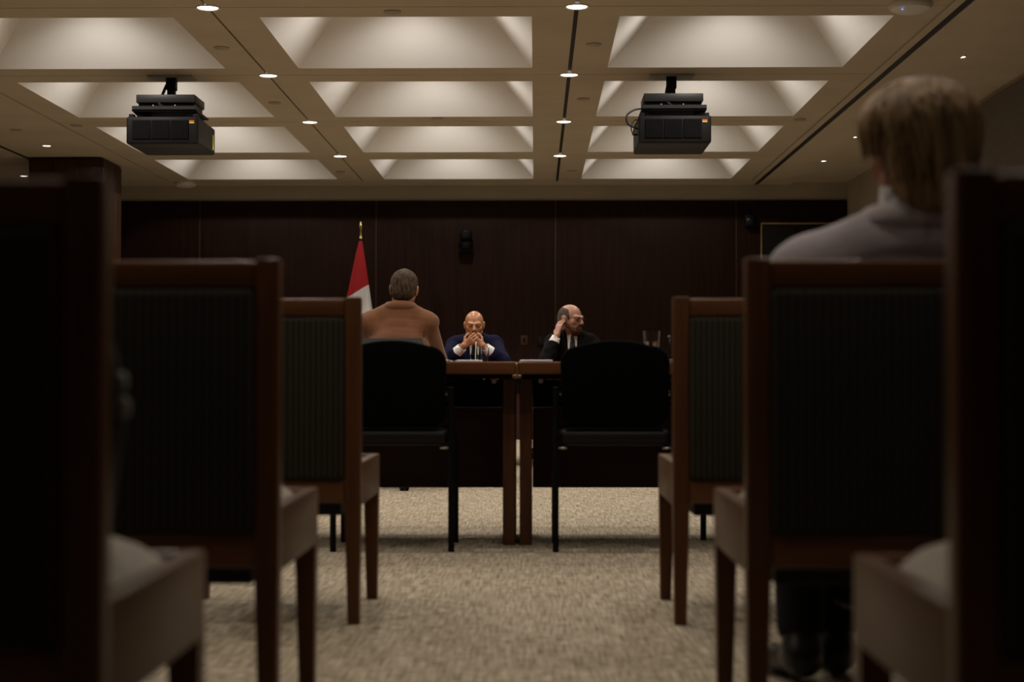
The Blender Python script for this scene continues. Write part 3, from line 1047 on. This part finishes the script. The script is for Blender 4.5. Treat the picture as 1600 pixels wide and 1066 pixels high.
class Field:
    def __init__(s, lo, hi, vox):
        s.lo = np.asarray(lo, float); s.vox = vox
        s.n = np.ceil((np.asarray(hi, float) - s.lo) / vox).astype(int) + 1
        s.f = np.full(s.n, .5, np.float32)
        s.m = np.zeros(s.n, np.int8)

    def grid(s, lo, hi):
        a = np.clip(np.floor((np.asarray(lo) - s.lo) / s.vox).astype(int), 0, s.n - 1)
        b = np.clip(np.ceil((np.asarray(hi) - s.lo) / s.vox).astype(int) + 1, 1, s.n)
        ax = [(s.lo[i] + s.vox * np.arange(a[i], b[i])).astype(np.float32) for i in range(3)]
        sl = tuple(slice(a[i], b[i]) for i in range(3))
        return sl, ax[0][:, None, None], ax[1][None, :, None], ax[2][None, None, :]

    def put(s, sl, d, k, mat, sub):
        f = s.f[sl]
        if f.size == 0:
            return
        if sub:
            d = -d
            h = np.clip(.5 - .5 * (f - d) / k, 0, 1)
            s.f[sl] = f * (1 - h) + d * h + k * h * (1 - h)
            if mat is not None:
                s.m[sl] = np.where(d > f, mat, s.m[sl])
        else:
            h = np.clip(.5 + .5 * (f - d) / k, 0, 1)
            s.f[sl] = f * (1 - h) + d * h - k * h * (1 - h)
            s.m[sl] = np.where(d < f, mat or 0, s.m[sl])

    def cap(s, a, b, ra, rb=None, k=.01, mat=0, sub=False):
        a = np.asarray(a, float); b = np.asarray(b, float)
        rb = ra if rb is None else rb
        mg = max(ra, rb) + k + 2 * s.vox
        sl, X, Y, Z = s.grid(np.minimum(a, b) - mg, np.maximum(a, b) + mg)
        ab = b - a
        L2 = float(ab @ ab) + 1e-12
        px, py, pz = X - a[0], Y - a[1], Z - a[2]
        t = np.clip((px * ab[0] + py * ab[1] + pz * ab[2]) / L2, 0, 1)
        d = np.sqrt((px - t * ab[0]) ** 2 + (py - t * ab[1]) ** 2 + (pz - t * ab[2]) ** 2) - (ra + (rb - ra) * t)
        s.put(sl, d.astype(np.float32), k, mat, sub)

    def ell(s, c, r, Rm=None, k=.01, mat=0, sub=False):
        c = np.asarray(c, float); r = np.asarray(r, float)
        mg = r.max() + k + 2 * s.vox
        sl, X, Y, Z = s.grid(c - mg, c + mg)
        px, py, pz = X - c[0], Y - c[1], Z - c[2]
        if Rm is None:
            Rm = np.eye(3)
        u = px * Rm[0, 0] + py * Rm[1, 0] + pz * Rm[2, 0]
        v = px * Rm[0, 1] + py * Rm[1, 1] + pz * Rm[2, 1]
        q = px * Rm[0, 2] + py * Rm[1, 2] + pz * Rm[2, 2]
        k0 = np.sqrt((u / r[0]) ** 2 + (v / r[1]) ** 2 + (q / r[2]) ** 2)
        k1 = np.sqrt((u / r[0] ** 2) ** 2 + (v / r[1] ** 2) ** 2 + (q / r[2] ** 2) ** 2) + 1e-9
        s.put(sl, (k0 * (k0 - 1) / k1).astype(np.float32), k, mat, sub)

    def ecap(s, a, b, ra, rb, xdir=(1, 0, 0), k=.02, mat=0, sub=False):
        a = np.asarray(a, float); b = np.asarray(b, float)
        L = np.linalg.norm(b - a)
        wv = (b - a) / L
        u = np.asarray(xdir, float); u = nrm(u - wv * (u @ wv))
        v = np.cross(wv, u)
        mg = max(*ra, *rb) + k + 2 * s.vox
        sl, X, Y, Z = s.grid(np.minimum(a, b) - mg, np.maximum(a, b) + mg)
        px, py, pz = X - a[0], Y - a[1], Z - a[2]
        pu = px * u[0] + py * u[1] + pz * u[2]
        pv = px * v[0] + py * v[1] + pz * v[2]
        pw = px * wv[0] + py * wv[1] + pz * wv[2]
        t = np.clip(pw / L, 0, 1)
        ru = ra[0] + (rb[0] - ra[0]) * t; rv = ra[1] + (rb[1] - ra[1]) * t
        rc = np.minimum(ru, rv)
        d = (np.sqrt((pu / ru) ** 2 + (pv / rv) ** 2 + ((pw - t * L) / rc) ** 2) - 1) * rc
        s.put(sl, d.astype(np.float32), k, mat, sub)

    def plane(s, p, n, k=.004, mat=None):
        """cut away everything on the side the normal points to"""
        p = np.asarray(p, float); n = nrm(n)
        sl, X, Y, Z = s.grid(s.lo, s.lo + s.n * s.vox)
        d = (X - p[0]) * n[0] + (Y - p[1]) * n[1] + (Z - p[2]) * n[2]
        s.put(sl, -d.astype(np.float32), k, mat, True)

    def disp(s, fn):
        sl, X, Y, Z = s.grid(s.lo, s.lo + s.n * s.vox)
        s.f += fn(X, Y, Z).astype(np.float32)

    def mesh(s, name, mats, parent, relax=1):
        f = s.f.copy()
        f[0] = f[-1] = .5; f[:, 0] = f[:, -1] = .5; f[:, :, 0] = f[:, :, -1] = .5
        sg = f < 0
        nx, ny, nz = f.shape
        C = lambda a, i, j, k: a[i:nx - 1 + i, j:ny - 1 + j, k:nz - 1 + k]
        cnt = np.zeros((nx - 1, ny - 1, nz - 1), np.int8)
        for i in (0, 1):
            for j in (0, 1):
                for k in (0, 1):
                    cnt += C(sg, i, j, k)
        act = (cnt > 0) & (cnt < 8)
        ii, jj, kk = np.nonzero(act)
        idx = np.full(act.shape, -1, np.int32)
        idx[ii, jj, kk] = np.arange(len(ii))
        acc = np.zeros((len(ii), 3)); num = np.zeros(len(ii))
        cs = [(i, j, k) for i in (0, 1) for j in (0, 1) for k in (0, 1)]
        vals = {c: f[ii + c[0], jj + c[1], kk + c[2]].astype(float) for c in cs}
        for c0 in cs:
            for ax in range(3):
                if c0[ax] == 0:
                    c1 = list(c0); c1[ax] = 1; c1 = tuple(c1)
                    f0, f1 = vals[c0], vals[c1]
                    x = (f0 < 0) != (f1 < 0)
                    t = np.where(x, f0 / np.where(x, f0 - f1, 1), 0)
                    for a in range(3):
                        acc[:, a] += np.where(x, c0[a] + (t if a == ax else 0), 0)
                    num += x
        pos = acc / num[:, None] + np.stack([ii, jj, kk], 1)
        V = s.lo + pos * s.vox
        quads = []
        for ax in range(3):
            o1, o2 = [(1, 2), (2, 0), (0, 1)][ax]
            a = np.moveaxis(sg, (ax, o1, o2), (0, 1, 2))
            I = np.moveaxis(idx, (ax, o1, o2), (0, 1, 2))
            A, B = a[:-1, 1:-1, 1:-1], a[1:, 1:-1, 1:-1]
            x, y_, z_ = np.nonzero(A != B)
            y_ = y_ + 1; z_ = z_ + 1
            q = np.stack([I[x, y_ - 1, z_ - 1], I[x, y_, z_ - 1], I[x, y_, z_], I[x, y_ - 1, z_]], 1)
            fl = ~a[x, y_, z_]
            q[fl] = q[fl][:, ::-1]
            quads.append(q)
        Q = np.concatenate(quads)
        for _ in range(relax):
            sm = np.zeros_like(V); c = np.zeros(len(V))
            for a, b in ((0, 1), (1, 2), (2, 3), (3, 0)):
                np.add.at(sm, Q[:, a], V[Q[:, b]]); np.add.at(sm, Q[:, b], V[Q[:, a]])
                np.add.at(c, Q[:, a], 1); np.add.at(c, Q[:, b], 1)
            V = V * .5 + .5 * sm / c[:, None]
        me = bpy.data.meshes.new(name)
        me.vertices.add(len(V)); me.vertices.foreach_set('co', V.astype(np.float32).ravel())
        me.loops.add(Q.size); me.loops.foreach_set('vertex_index', Q.astype(np.int32).ravel())
        me.polygons.add(len(Q))
        me.polygons.foreach_set('loop_start', np.arange(0, Q.size, 4, dtype=np.int32))
        me.polygons.foreach_set('loop_total', np.full(len(Q), 4, np.int32))
        vm = s.m[np.clip(ii, 0, nx - 1), jj, kk]
        me.polygons.foreach_set('material_index', vm[Q[:, 0]].astype(np.int32))
        me.polygons.foreach_set('use_smooth', np.ones(len(Q), bool))
        me.update(calc_edges=True)
        me.validate()
        for m_ in mats:
            me.materials.append(M[m_])
        o = bpy.data.objects.new(name, me)
        COL.objects.link(o)
        o.parent = parent
        return o


def rotm(yaw=0, pitch=0, roll=0):
    """columns: right, front, up; yaw turns towards -x, pitch nods down"""
    e = Matrix.Rotation(R(yaw), 3, 'Z') @ Matrix.Rotation(R(-pitch), 3, 'X') @ Matrix.Rotation(R(roll), 3, 'Y')
    return np.array(e)


def add_hand(F, W, d, n, sign, curl, k=.003, mat=0, spread=1.0, sc=1.0):
    W = np.asarray(W, float); d = nrm(d); n = np.asarray(n, float); n = nrm(n - d * (n @ d))
    s_ = np.cross(d, n) * sign
    F.ecap(W + d * .008 * sc, W + d * .082 * sc, (.027 * sc, .016 * sc), (.039 * sc, .013 * sc), xdir=s_, k=.015, mat=mat)
    for off, ln, rr in ((.030, .072, .0082), (.0105, .080, .0084), (-.010, .074, .0080), (-.029, .058, .0072)):
        p = W + d * .084 * sc + s_ * off * sc
        for q, (fr, an) in enumerate(((.44, .45), (.32, 1.05), (.24, 1.45))):
            a = R(curl) * an
            dd = nrm(d * math.cos(a) + n * math.sin(a) + s_ * off * 1.5 * spread)
            p2 = p + dd * ln * fr * sc
            F.cap(p, p2, rr * sc * (1 - .08 * q), rr * sc * (.93 - .08 * q), k=k, mat=mat)
            p = p2
    p = W + d * .025 * sc + s_ * .026 * sc
    for ln, dd, rr in ((.042, d * .6 + s_ * .65 + n * .4, .0125), (.032, d * .85 + s_ * .25 + n * .45, .0105), (.026, d * .9 + n * .5, .0095)):
        p2 = p + nrm(dd) * ln * sc
        F.cap(p, p2, rr * sc, rr * .92 * sc, k=k + .002, mat=mat)
        p = p2


def add_head(F, c, Rm, mat=0, lip=1, brow=2, sc=1.0, k=.02):
    P = lambda x, y, z: np.asarray(c) + Rm @ np.array([x, y, z]) * sc
    E = lambda p, r, **kw: F.ell(P(*p), np.array(r) * sc, Rm, **kw)
    K = lambda a, b, ra, rb, **kw: F.cap(P(*a), P(*b), ra * sc, rb * sc, **kw)
    E((0, -.012, .030), (.077, .098, .086), k=.02, mat=mat)
    E((0, .028, -.040), (.060, .066, .074), k=.03, mat=mat)
    E((0, .052, -.088), (.034, .034, .026), k=.025, mat=mat)
    for q in (-1, 1):
        K((q * .052, .0, -.055), (q * .022, .066, -.092), .018, .016, k=.02, mat=mat)
        E((q * .044, .060, -.020), (.022, .020, .018), k=.02, mat=mat)
        F.cap(P(q * .032, .105, .004), P(q * .032, .101, .004), .013 * sc, k=.012, sub=True, mat=None)
        E((q * .032, .0815, .003), (.0145, .0115, .0105), k=.003, mat=mat)
        E((q * .078, -.006, -.006), (.010, .020, .033), k=.008, mat=mat)
        E((q * .083, -.010, .010), (.007, .022, .020), k=.006, mat=mat)
        E((q * .013, .106, -.030), (.010, .011, .009), k=.006, mat=mat)
    K((-.045, .078, .022), (.045, .078, .022), .0105, .0105, k=.018, mat=mat)
    for q in (-1, 1):
        K((q * .013, .0950, .0215), (q * .050, .0795, .0250), .0095, .0070, k=.003, mat=brow)
    K((0, .095, .012), (0, .114, -.026), .0095, .014, k=.008, mat=mat)
    K((-.021, .084, -.060), (.021, .084, -.060), .008, .008, k=.006, mat=lip)
    K((-.016, .083, -.068), (.016, .083, -.068), .008, .008, k=.006, mat=lip)


def torso(F, J, g, k=.03, mat=0, arms=True, low=True, wide=0.0, pad=0.0):
    H, C, N = J['hip'], J['chest'], J['neck']
    if low:
        F.ecap(H, C, (.155 + g, .110 + g), (.165 + g + wide, .115 + g), k=k, mat=mat)
        F.ecap(C, N - np.array([0, 0, .02]), (.165 + g + wide, .115 + g), (.085 + g, .070 + g), k=k, mat=mat)
    for s_ in 'LR':
        S_, E_, W_ = J['sh' + s_], J['el' + s_], J['wr' + s_]
        if pad:
            out = nrm(S_ - N); out = nrm(np.array([out[0], out[1], 0]))
            F.cap(N + np.array([0, -.01, pad]), S_ + out * .044 + np.array([0, 0, .014]), .060, .036, k=.018, mat=mat)
        F.cap(N - np.array([0, 0, .015]), S_, .052 + g, (.054 if not pad else .046) + g, k=k, mat=mat)
        F.cap(C, S_, .08 + g, .052 + g, k=k, mat=mat)
        if arms:
            F.cap(S_, E_, (.054 if not pad else .047) + g, .042 + g, k=(k * .8 if not pad else .010), mat=mat)
            F.cap(E_, W_, .041 + g, (.034 + g) if pad else (.028 + g * .8), k=.015, mat=mat)


def person(label, loc, rz, J, head, skin, jacket, o):
    """o: options for pose details, hair and clothes"""
    J = {k: np.asarray(v, float) for k, v in J.items()}
    t = thing('person', label, 'person', loc, rz)
    lo, hi = (-.42, -.42, -.02), (.42, .78, 1.42)
    hc = np.asarray(head['c'], float); Rm = rotm(head.get('yaw', 0), head.get('pitch', 0), head.get('roll', 0)); sc = head.get('sc', 1.0)
    vox = o.get('vox', .006)
    # body: one continuous surface
    F = Field(lo, hi, vox)
    torso(F, J, -.004)
    F.ell(J['hip'], (.165, .13, .11), k=.03)
    F.cap(J['neck'] - np.array([0, 0, .03]), hc + Rm @ np.array([0, -.02, -.06]) * sc, .060, .054, k=.025)
    for q in 'LR':
        s_ = 1 if q == 'R' else -1
        F.cap(J['hip'] + np.array([s_ * .085, 0, -.01]), J['kn' + q], .078, .052, k=.03)
        F.cap(J['kn' + q], J['an' + q], .050, .034, k=.02)
        F.ecap(J['an' + q] + np.array([0, -.02, -.04]), J['to' + q], (.032, .03), (.038, .02), k=.02)
    add_head(F, hc, Rm, sc=sc)
    for q in 'LR':
        h = o['hand' + q]
        add_hand(F, J['wr' + q], h[0], h[1], 1 if q == 'R' else -1, h[2], sc=o.get('hsc', 1.0))
    F.mesh('body', [skin, 'lip', o.get('brow', 'brow')], t)
    P = lambda x, y, z: hc + Rm @ np.array([x, y, z]) * sc
    if o.get('eyes'):
        for s_ in (-1, 1):
            bm = BM()
            c = Vector(P(s_ * .032, .0825, .0020))
            bmesh.ops.create_uvsphere(bm, u_segments=14, v_segments=10, radius=.0105 * sc, matrix=Matrix.Translation(c))
            fr = Vector(Rm @ np.array([-.12, .85, o.get('gaze', 0)])).normalized()
            for f in bm.faces:
                f.material_index = 1 if (f.calc_center_median() - c).normalized().dot(fr) > .80 else 0
            obj('eye', bm, ['eye_white', 'iris'], t)
    # shirt
    F = Field(lo, hi, .008)
    torso(F, J, .006)
    F.cap(J['neck'] - np.array([0, 0, .03]), J['neck'] + (hc - J['neck']) * o.get('collar', .34), .070, .066, k=.012)
    for q in 'LR':      # shirt cuffs
        wv = J['wr' + q] - J['el' + q]
        F.cap(J['el' + q] + wv * .55, J['el' + q] + wv * o.get('cuff', .93), .044, .039, k=.01)
    nk = nrm(hc - J['neck'])
    F.cap(J['neck'] + (hc - J['neck']) * .15, hc, .0585, .056, k=.004, sub=True, mat=None)
    for q in 'LR':
        F.cap(J['el' + q] + (J['wr' + q] - J['el' + q]) * o.get('cuff', .93) * .97, J['wr' + q] + nrm(J['wr' + q] - J['el' + q]) * .14, .034, .05, k=.004, sub=True, mat=None)
    F.mesh('shirt', ['shirt'], t)
    # jacket
    F = Field(lo, hi, .007 if vox < .007 else .008)
    J2 = dict(J)
    sl_ = o.get('sleeve', .78)
    for q in 'LR':
        J2['wr' + q] = J['el' + q] + (J['wr' + q] - J['el' + q]) * sl_
    torso(F, J2, .020, k=.022, wide=.005, pad=o.get('pad', .012))
    F.ell(J['hip'] + np.array([0, 0, -.01]), (.185, .150, .09), k=.03)
    for q in 'LR':
        pass
    if not o.get('front', True):
        for s_ in (-1, 1):
            sh = J['shR' if s_ > 0 else 'shL']; el = J['elR' if s_ > 0 else 'elL']
            a = sh + np.array([-s_ * .012, -.075, -.06]); b = sh * .35 + el * .65 + np.array([-s_ * .062, -.10, .0])
            F.cap(a, b, .003, .008, k=.012, sub=True, mat=None)
            F.cap(b + np.array([-s_ * .02, -.01, .045]), b + np.array([-s_ * .10, -.015, .02]), .004, .002, k=.010, sub=True, mat=None)
        zc = float(J['neck'][2])
        F.disp(lambda X, Y, Z: np.where(Y < float(J['neck'][1]), 1, 0) * .0035 * np.exp(-((X - .02) / .11) ** 2) * (np.exp(-((Z - zc + .04 + .5 * X * X) / .007) ** 2) + .8 * np.exp(-((Z - zc + .095 + .8 * X * X) / .008) ** 2) + .8 * np.exp(-((Z - zc + .17 - .6 * X * X) / .009) ** 2) + np.exp(-((Z - zc + .235 - 1.2 * X * X) / .010) ** 2)))
    else:
        F.disp(lambda X, Y, Z: .0022 * np.sin(52 * Z + 6 * np.sin(9 * X + 1.3) + 5 * Y) * np.sin(11 * X + 7 * Z) + .0016 * np.sin(40 * X + 30 * Y + 9 * np.sin(14 * Z)))
    # collar round the neck, then clear the neck hole
    for a in range(0, 181, 20):
        aa = R(180 + a)
        F.ell(J['neck'] + np.array([.078 * math.cos(aa), .070 * math.sin(aa) + .005, .018 + .012 * math.sin(R(a))]), (.020, .018, .024), k=.012)
    F.cap(J['neck'] + np.array([0, .01, .02]), J['neck'] + np.array([0, .03, .2]), .069, .080, k=.006, sub=True, mat=None)
    if o.get('front', True):
        a = J['neck'] + np.array([0, .12, .045]); b = (J['chest'] + J['hip']) / 2 + np.array([0, .17, -.02])
        for s_ in (-1, 1):
            F.cap(a + np.array([s_ * .062, -.06, 0]), (J['chest'] * .8 + J['hip'] * .2) + np.array([s_ * .055, .142, 0]), .014, .016, k=.012)
        F.ecap(a, b, (.058, .10), (.012, .06), k=.006, sub=True, mat=None)
    jk = F.mesh('jacket', [jacket], t)
    if not o.get('front', True):
        bm = BM()
        rings = []
        nkx = Vector(J['neck'])
        for k in range(25):
            a = R(165 + 210 * k / 24)
            w_ = max(0, -math.sin(a))
            pr_ = ((.115, .020 + .012 * w_), (.1065, .038 + .014 * w_), (.091, .055 + .013 * w_), (.083, .056 + .013 * w_), (.085, .040), (.104, .010))
            rings.append([bm.verts.new(nkx + Vector((r_ * math.cos(a), r_ * .92 * math.sin(a) + .012, z_ + o.get('cz', 0)))) for r_, z_ in pr_])
        for a, b in zip(rings[:-1], rings[1:]):
            for k in range(6):
                bm.faces.new((a[k], a[(k + 1) % 6], b[(k + 1) % 6], b[k]))
        bm.faces.new(rings[0]); bm.faces.new(rings[-1][::-1])
        bmesh.ops.recalc_face_normals(bm, faces=bm.faces[:])
        obj('collar', bm, jacket, jk, angle=60)
    # trousers and shoes
    F = Field((-.42, -.42, -.02), (.42, .78, .72), .009)
    F.ell(J['hip'] + np.array([0, 0, -.01]), (.175, .135, .10), k=.03)
    for q in 'LR':
        s_ = 1 if q == 'R' else -1
        F.cap(J['hip'] + np.array([s_ * .085, 0, -.01]), J['kn' + q], .090, .068, k=.03)
        F.cap(J['kn' + q], J['an' + q] + np.array([0, 0, .02]), .066, .054, k=.02)
    F.mesh('trousers', ['trousers'], t)
    for q in 'LR':
        an, to = J['an' + q], J['to' + q]
        F = Field(np.minimum(an, to) - .13, np.maximum(an, to) + .13, .007)
        F.ecap(an + np.array([0, -.035, -.045]), to, (.038, .038), (.045, .028), k=.02)
        F.cap(an + np.array([0, -.03, -.05]), an + np.array([0, -.01, .0]), .044, .044, k=.02)
        F.plane((0, 0, .003), (0, 0, -1))
        F.mesh('shoe', ['shoe'], t)
        if o.get('socks'):
            bm = BM()
            tube(bm, [an + np.array([0, 0, -.01]), an + np.array([0, 0, .04]), an + (J['kn' + q] - an) * .22], [.046, .05, .056], 16)
            obj('sock', bm, 'sock', t)
    # tie
    if o.get('tie'):
        F = Field((-.16, -.1, .55), (.16, .5, 1.2), .006)
        ch = J['chest']
        F.ell(J['neck'] + np.array([0, .070, .022]), (.017, .014, .017), k=.006)
        p0 = J['neck'] + np.array([0, .074, .015]); p1 = ch + np.array([0, .128, .02]); p2 = (ch + J['hip']) / 2 + np.array([0, .128, -.02])
        F.ecap(p0, p1, (.012, .006), (.030, .008), k=.006)
        F.ecap(p1, p2, (.030, .008), (.038, .008), k=.006)
        F.mesh('tie', [o['tie']], t)
    if o.get('glasses'):
        bm = BM()
        for s_ in (-1, 1):
            ring = [Vector(P(s_ * .034 + .023 * math.cos(a), .106, .002 + .019 * math.sin(a))) for a in [2 * math.pi * k / 20 for k in range(21)]]
            tube(bm, ring, .0016, 6, cap=False)
            tube(bm, [P(s_ * .057, .105, .006), P(s_ * .080, .05, .008), P(s_ * .084, -.01, .006)], .0018, 6)
        tube(bm, [P(-.011, .107, .006), P(0, .112, .008), P(.011, .107, .006)], .0018, 6)
        obj('glasses', bm, 'black_metal', t)
    if o.get('hair'):
        o['hair'](t, hc, Rm, sc, P)
    return t


def hair_field(hc, vox=.005):
    return Field(np.asarray(hc) - .2, np.asarray(hc) + .2, vox)


def strands(F, amp, hc, Rm, fr=90):
    def fn(X, Y, Z):
        x, y_, z = X - hc[0], Y - hc[1], Z - hc[2]
        a = np.arctan2(x, -y_ + 1e-5)
        return amp * (np.sin(fr * .35 * a + 18 * z + 2 * np.sin(40 * x)) * .6 + .4 * np.sin(fr * x + 35 * z) * np.sin(70 * y_ + 20 * z))
    F.disp(fn)


# man in the brown jacket, seen from behind ------------------------------------------
def hair_brown(t, hc, Rm, sc, P):
    F = hair_field(hc)
    F.ell(P(0, -.014, .036), np.array([.083, .104, .090]) * sc, Rm, k=.01)
    F.ell(P(0, -.05, -.02), np.array([.074, .062, .070]) * sc, Rm, k=.03)
    F.ell(P(0, .03, .10), np.array([.055, .05, .030]) * sc, Rm, k=.02)
    strands(F, .0042, hc, Rm, 95)
    F.plane(P(0, 0, -.066), Rm @ np.array([0, .35, -1]), k=.01)
    F.plane(P(0, .075, .04), Rm @ np.array([0, 1, -.45]), k=.01)
    for s_ in (-1, 1):
        F.ell(P(s_ * .085, .005, -.012), np.array([.022, .034, .042]) * sc, Rm, k=.006, sub=True, mat=None)
    F.mesh('hair', ['hair_brown'], t)


J = dict(hip=(0, -.01, .56), chest=(0, .0, .86), neck=(.012, .02, 1.075), shR=(.172, .02, 1.005), shL=(-.172, .02, 1.005),
         elR=(.235, .12, .775), elL=(-.235, .12, .775), wrR=(.12, .34, .778), wrL=(-.12, .34, .778),
         knR=(.11, .42, .50), knL=(-.11, .42, .50), anR=(.11, .42, .10), anL=(-.11, .42, .10), toR=(.12, .56, .03), toL=(-.12, .56, .03))
person('person in a brown jacket seen from behind, seated in grey swivel chair', (-.845, 10.06, 0), 0, J,
       dict(c=(.032, .055, 1.213), pitch=14, yaw=-4, roll=3, sc=1.02), 'skin_c', 'brown_jacket',
       dict(handR=((-.3, .9, 0), (0, 0, -1), 25), handL=((.3, .9, 0), (0, 0, -1), 25), hair=hair_brown, front=False, collar=.10, vox=.007, pad=.035))

# bald man in navy, hands clasped ------------------------------------------------------
J = dict(hip=(0, 0, .56), chest=(0, .10, .82), neck=(0, .15, .965), shR=(.155, .12, .925), shL=(-.155, .12, .930),
         elR=(.218, .335, .790), elL=(-.232, .335, .790), wrR=(.074, .410, .915), wrL=(-.074, .398, .915),
         knR=(.11, .43, .50), knL=(-.11, .43, .50), anR=(.11, .40, .10), anL=(-.11, .40, .10), toR=(.12, .54, .03), toL=(-.12, .54, .03))
person('person, bald, in navy suit with hands clasped before the mouth', (-.485, 13.26, 0), math.pi, J,
       dict(c=(.0, .235, 1.083), pitch=9, yaw=2, sc=.95), 'skin_a', 'navy_jacket',
       dict(handR=((-.78, .02, .60), (0, -1, .1), 30), handL=((.78, .05, .56), (0, -1, .1), 40), tie='tie_black', eyes=True, gaze=-.45, vox=.005,
            sleeve=.45, cuff=.88, brow='brow', hsc=.88))


# bearded man, hand at the ear -----------------------------------------------------------
def hair_beard(t, hc, Rm, sc, P):
    F = hair_field(hc, .0045)
    F.ell(P(0, -.014, .028), np.array([.0805, .1015, .086]) * sc, Rm, k=.01)
    F.ell(P(0, -.05, -.02), np.array([.072, .060, .062]) * sc, Rm, k=.03)
    strands(F, .0012, hc, Rm, 150)
    F.plane(P(0, 0, -.065), Rm @ np.array([0, .3, -1]), k=.01)
    F.plane(P(0, .040, .02), Rm @ np.array([0, 1, .25]), k=.01)
    F.ell(P(0, .03, .125), np.array([.068, .11, .075]) * sc, Rm, k=.01, sub=True, mat=None)
    for s_ in (-1, 1):
        F.ell(P(s_ * .085, .0, -.010), np.array([.022, .028, .038]) * sc, Rm, k=.006, sub=True, mat=None)
    F.mesh('hair', ['hair_grey'], t)
    F = hair_field(hc, .0045)
    F.ell(P(0, .058, -.088), np.array([.043, .040, .042]) * sc, Rm, k=.02)
    for s_ in (-1, 1):
        F.cap(P(s_ * .064, .015, -.045), P(s_ * .035, .066, -.085), .014 * sc, .022 * sc, k=.02)
        F.cap(P(s_ * .03, .085, -.062), P(0, .098, -.047), .007 * sc, .008 * sc, k=.006)
    F.cap(P(-.018, .098, -.064), P(.018, .098, -.064), .007 * sc, k=.006, sub=True, mat=None)
    strands(F, .0014, hc, Rm, 150)
    F.mesh('beard', ['beard'], t)


J = dict(hip=(0, 0, .56), chest=(.0, .03, .84), neck=(.0, .05, 1.005), shR=(.150, .06, .945), shL=(-.140, .03, .945),
         elR=(.212, .305, .795), elL=(-.235, .20, .78), wrR=(.128, .225, .998), wrL=(-.10, .40, .775),
         knR=(.11, .43, .50), knL=(-.11, .43, .50), anR=(.11, .40, .10), anL=(-.11, .40, .10), toR=(.12, .54, .03), toL=(-.12, .54, .03))
person('person with beard and glasses in dark suit, hand held to ear', (.30, 13.26, 0), math.pi, J,
       dict(c=(.012, .10, 1.133), pitch=4, yaw=52, sc=1.02), 'skin_b', 'black_jacket',
       dict(handR=((-.24, -.30, .92), (-.72, -.66, -.2), 30), handL=((.5, .8, 0), (0, 0, -1), 25), tie='tie_stripe', eyes=True, gaze=0, glasses=True,
            vox=.005, sleeve=.58, cuff=.90, hair=hair_beard, hsc=1.0, brow='beard'))


# blond man in grey seen from behind ----------------------------------------------------
def hair_blond(t, hc, Rm, sc, P):
    rnd = random.Random(5)
    F = hair_field(hc, .005)
    F.ell(P(0, -.016, .038), np.array([.100, .112, .096]) * sc, Rm, k=.01)
    F.ell(P(0, -.052, -.03), np.array([.088, .066, .085]) * sc, Rm, k=.03)
    F.ell(P(0, -.062, -.095), np.array([.070, .040, .036]) * sc, Rm, k=.03)
    strands(F, .0055, hc, Rm, 80)
    F.plane(P(0, .055, .02), Rm @ np.array([0, 1, -.4]), k=.01)
    F.mesh('hair', ['hair_blond'], t)
    bm = BM()
    for _ in range(520):
        az = rnd.uniform(-2.15, 2.15)                      # 0 = towards the back
        end = rnd.uniform(.72, 1.16) * (1.0 if abs(az) < 1.2 else .84)
        w1, w2 = rnd.uniform(0, 6), rnd.uniform(.04, .16)
        pts = []
        st_ = rnd.uniform(.05, .5)
        n = 11
        lift = rnd.uniform(.97, 1.05)
        for k in range(n):
            u = st_ + (end - st_) * k / (n - 1)
            th = u * 1.95
            a2 = az + w2 * math.sin(w1 + 7 * u)
            bl = lift * (1 + .045 * math.sin(1.5 * th) + .03 * math.sin(w1 + 9 * u) * u)
            rx, ry, rz = .101 * bl, .114 * bl, .098 * lift
            x = rx * math.sin(min(th, 1.75)) * math.sin(a2)
            yv = -.016 - ry * math.sin(min(th, 1.75)) * math.cos(a2)
            z = .038 + rz * math.cos(th)
            if th > 1.75:
                ex = th - 1.75
                z -= .16 * ex
                x *= 1 - .10 * ex
                yv += .02 * ex
            pts.append(P(x, yv, z))
        r0 = rnd.uniform(.0045, .008)
        tube(bm, pts, [r0 * (.5 + .5 * min(1, k / 3)) * (1 if k < n - 3 else (n - k) / 3.6) for k in range(n)], 5)
    lk = obj('hair_locks', bm, 'hair_blond', t, angle=80)
    lk['kind'] = 'stuff'


J = dict(hip=(0, .02, .545), chest=(0, -.075, .755), neck=(.012, -.125, .952), shR=(.182, -.125, .885), shL=(-.182, -.125, .885),
         elR=(.235, .05, .65), elL=(-.215, .05, .65), wrR=(.13, .25, .625), wrL=(-.13, .25, .625),
         knR=(.06, .42, .50), knL=(-.12, .42, .50), anR=(-.03, .50, .10), anL=(-.12, .40, .11), toR=(-.03, .64, .03), toL=(-.16, .53, .03))
person('person with thick blond hair in grey jacket, seen from behind', (.715, 3.28, 0), 0, J,
       dict(c=(.022, -.12, 1.118), pitch=4, yaw=18, sc=1.0), 'skin_c', 'grey_jacket',
       dict(handR=((-.3, .9, -.1), (0, 0, -1), 25), handL=((.3, .9, -.1), (0, 0, -1), 25), hair=hair_blond, front=False, collar=.50, pad=.03, vox=.007, socks=True))
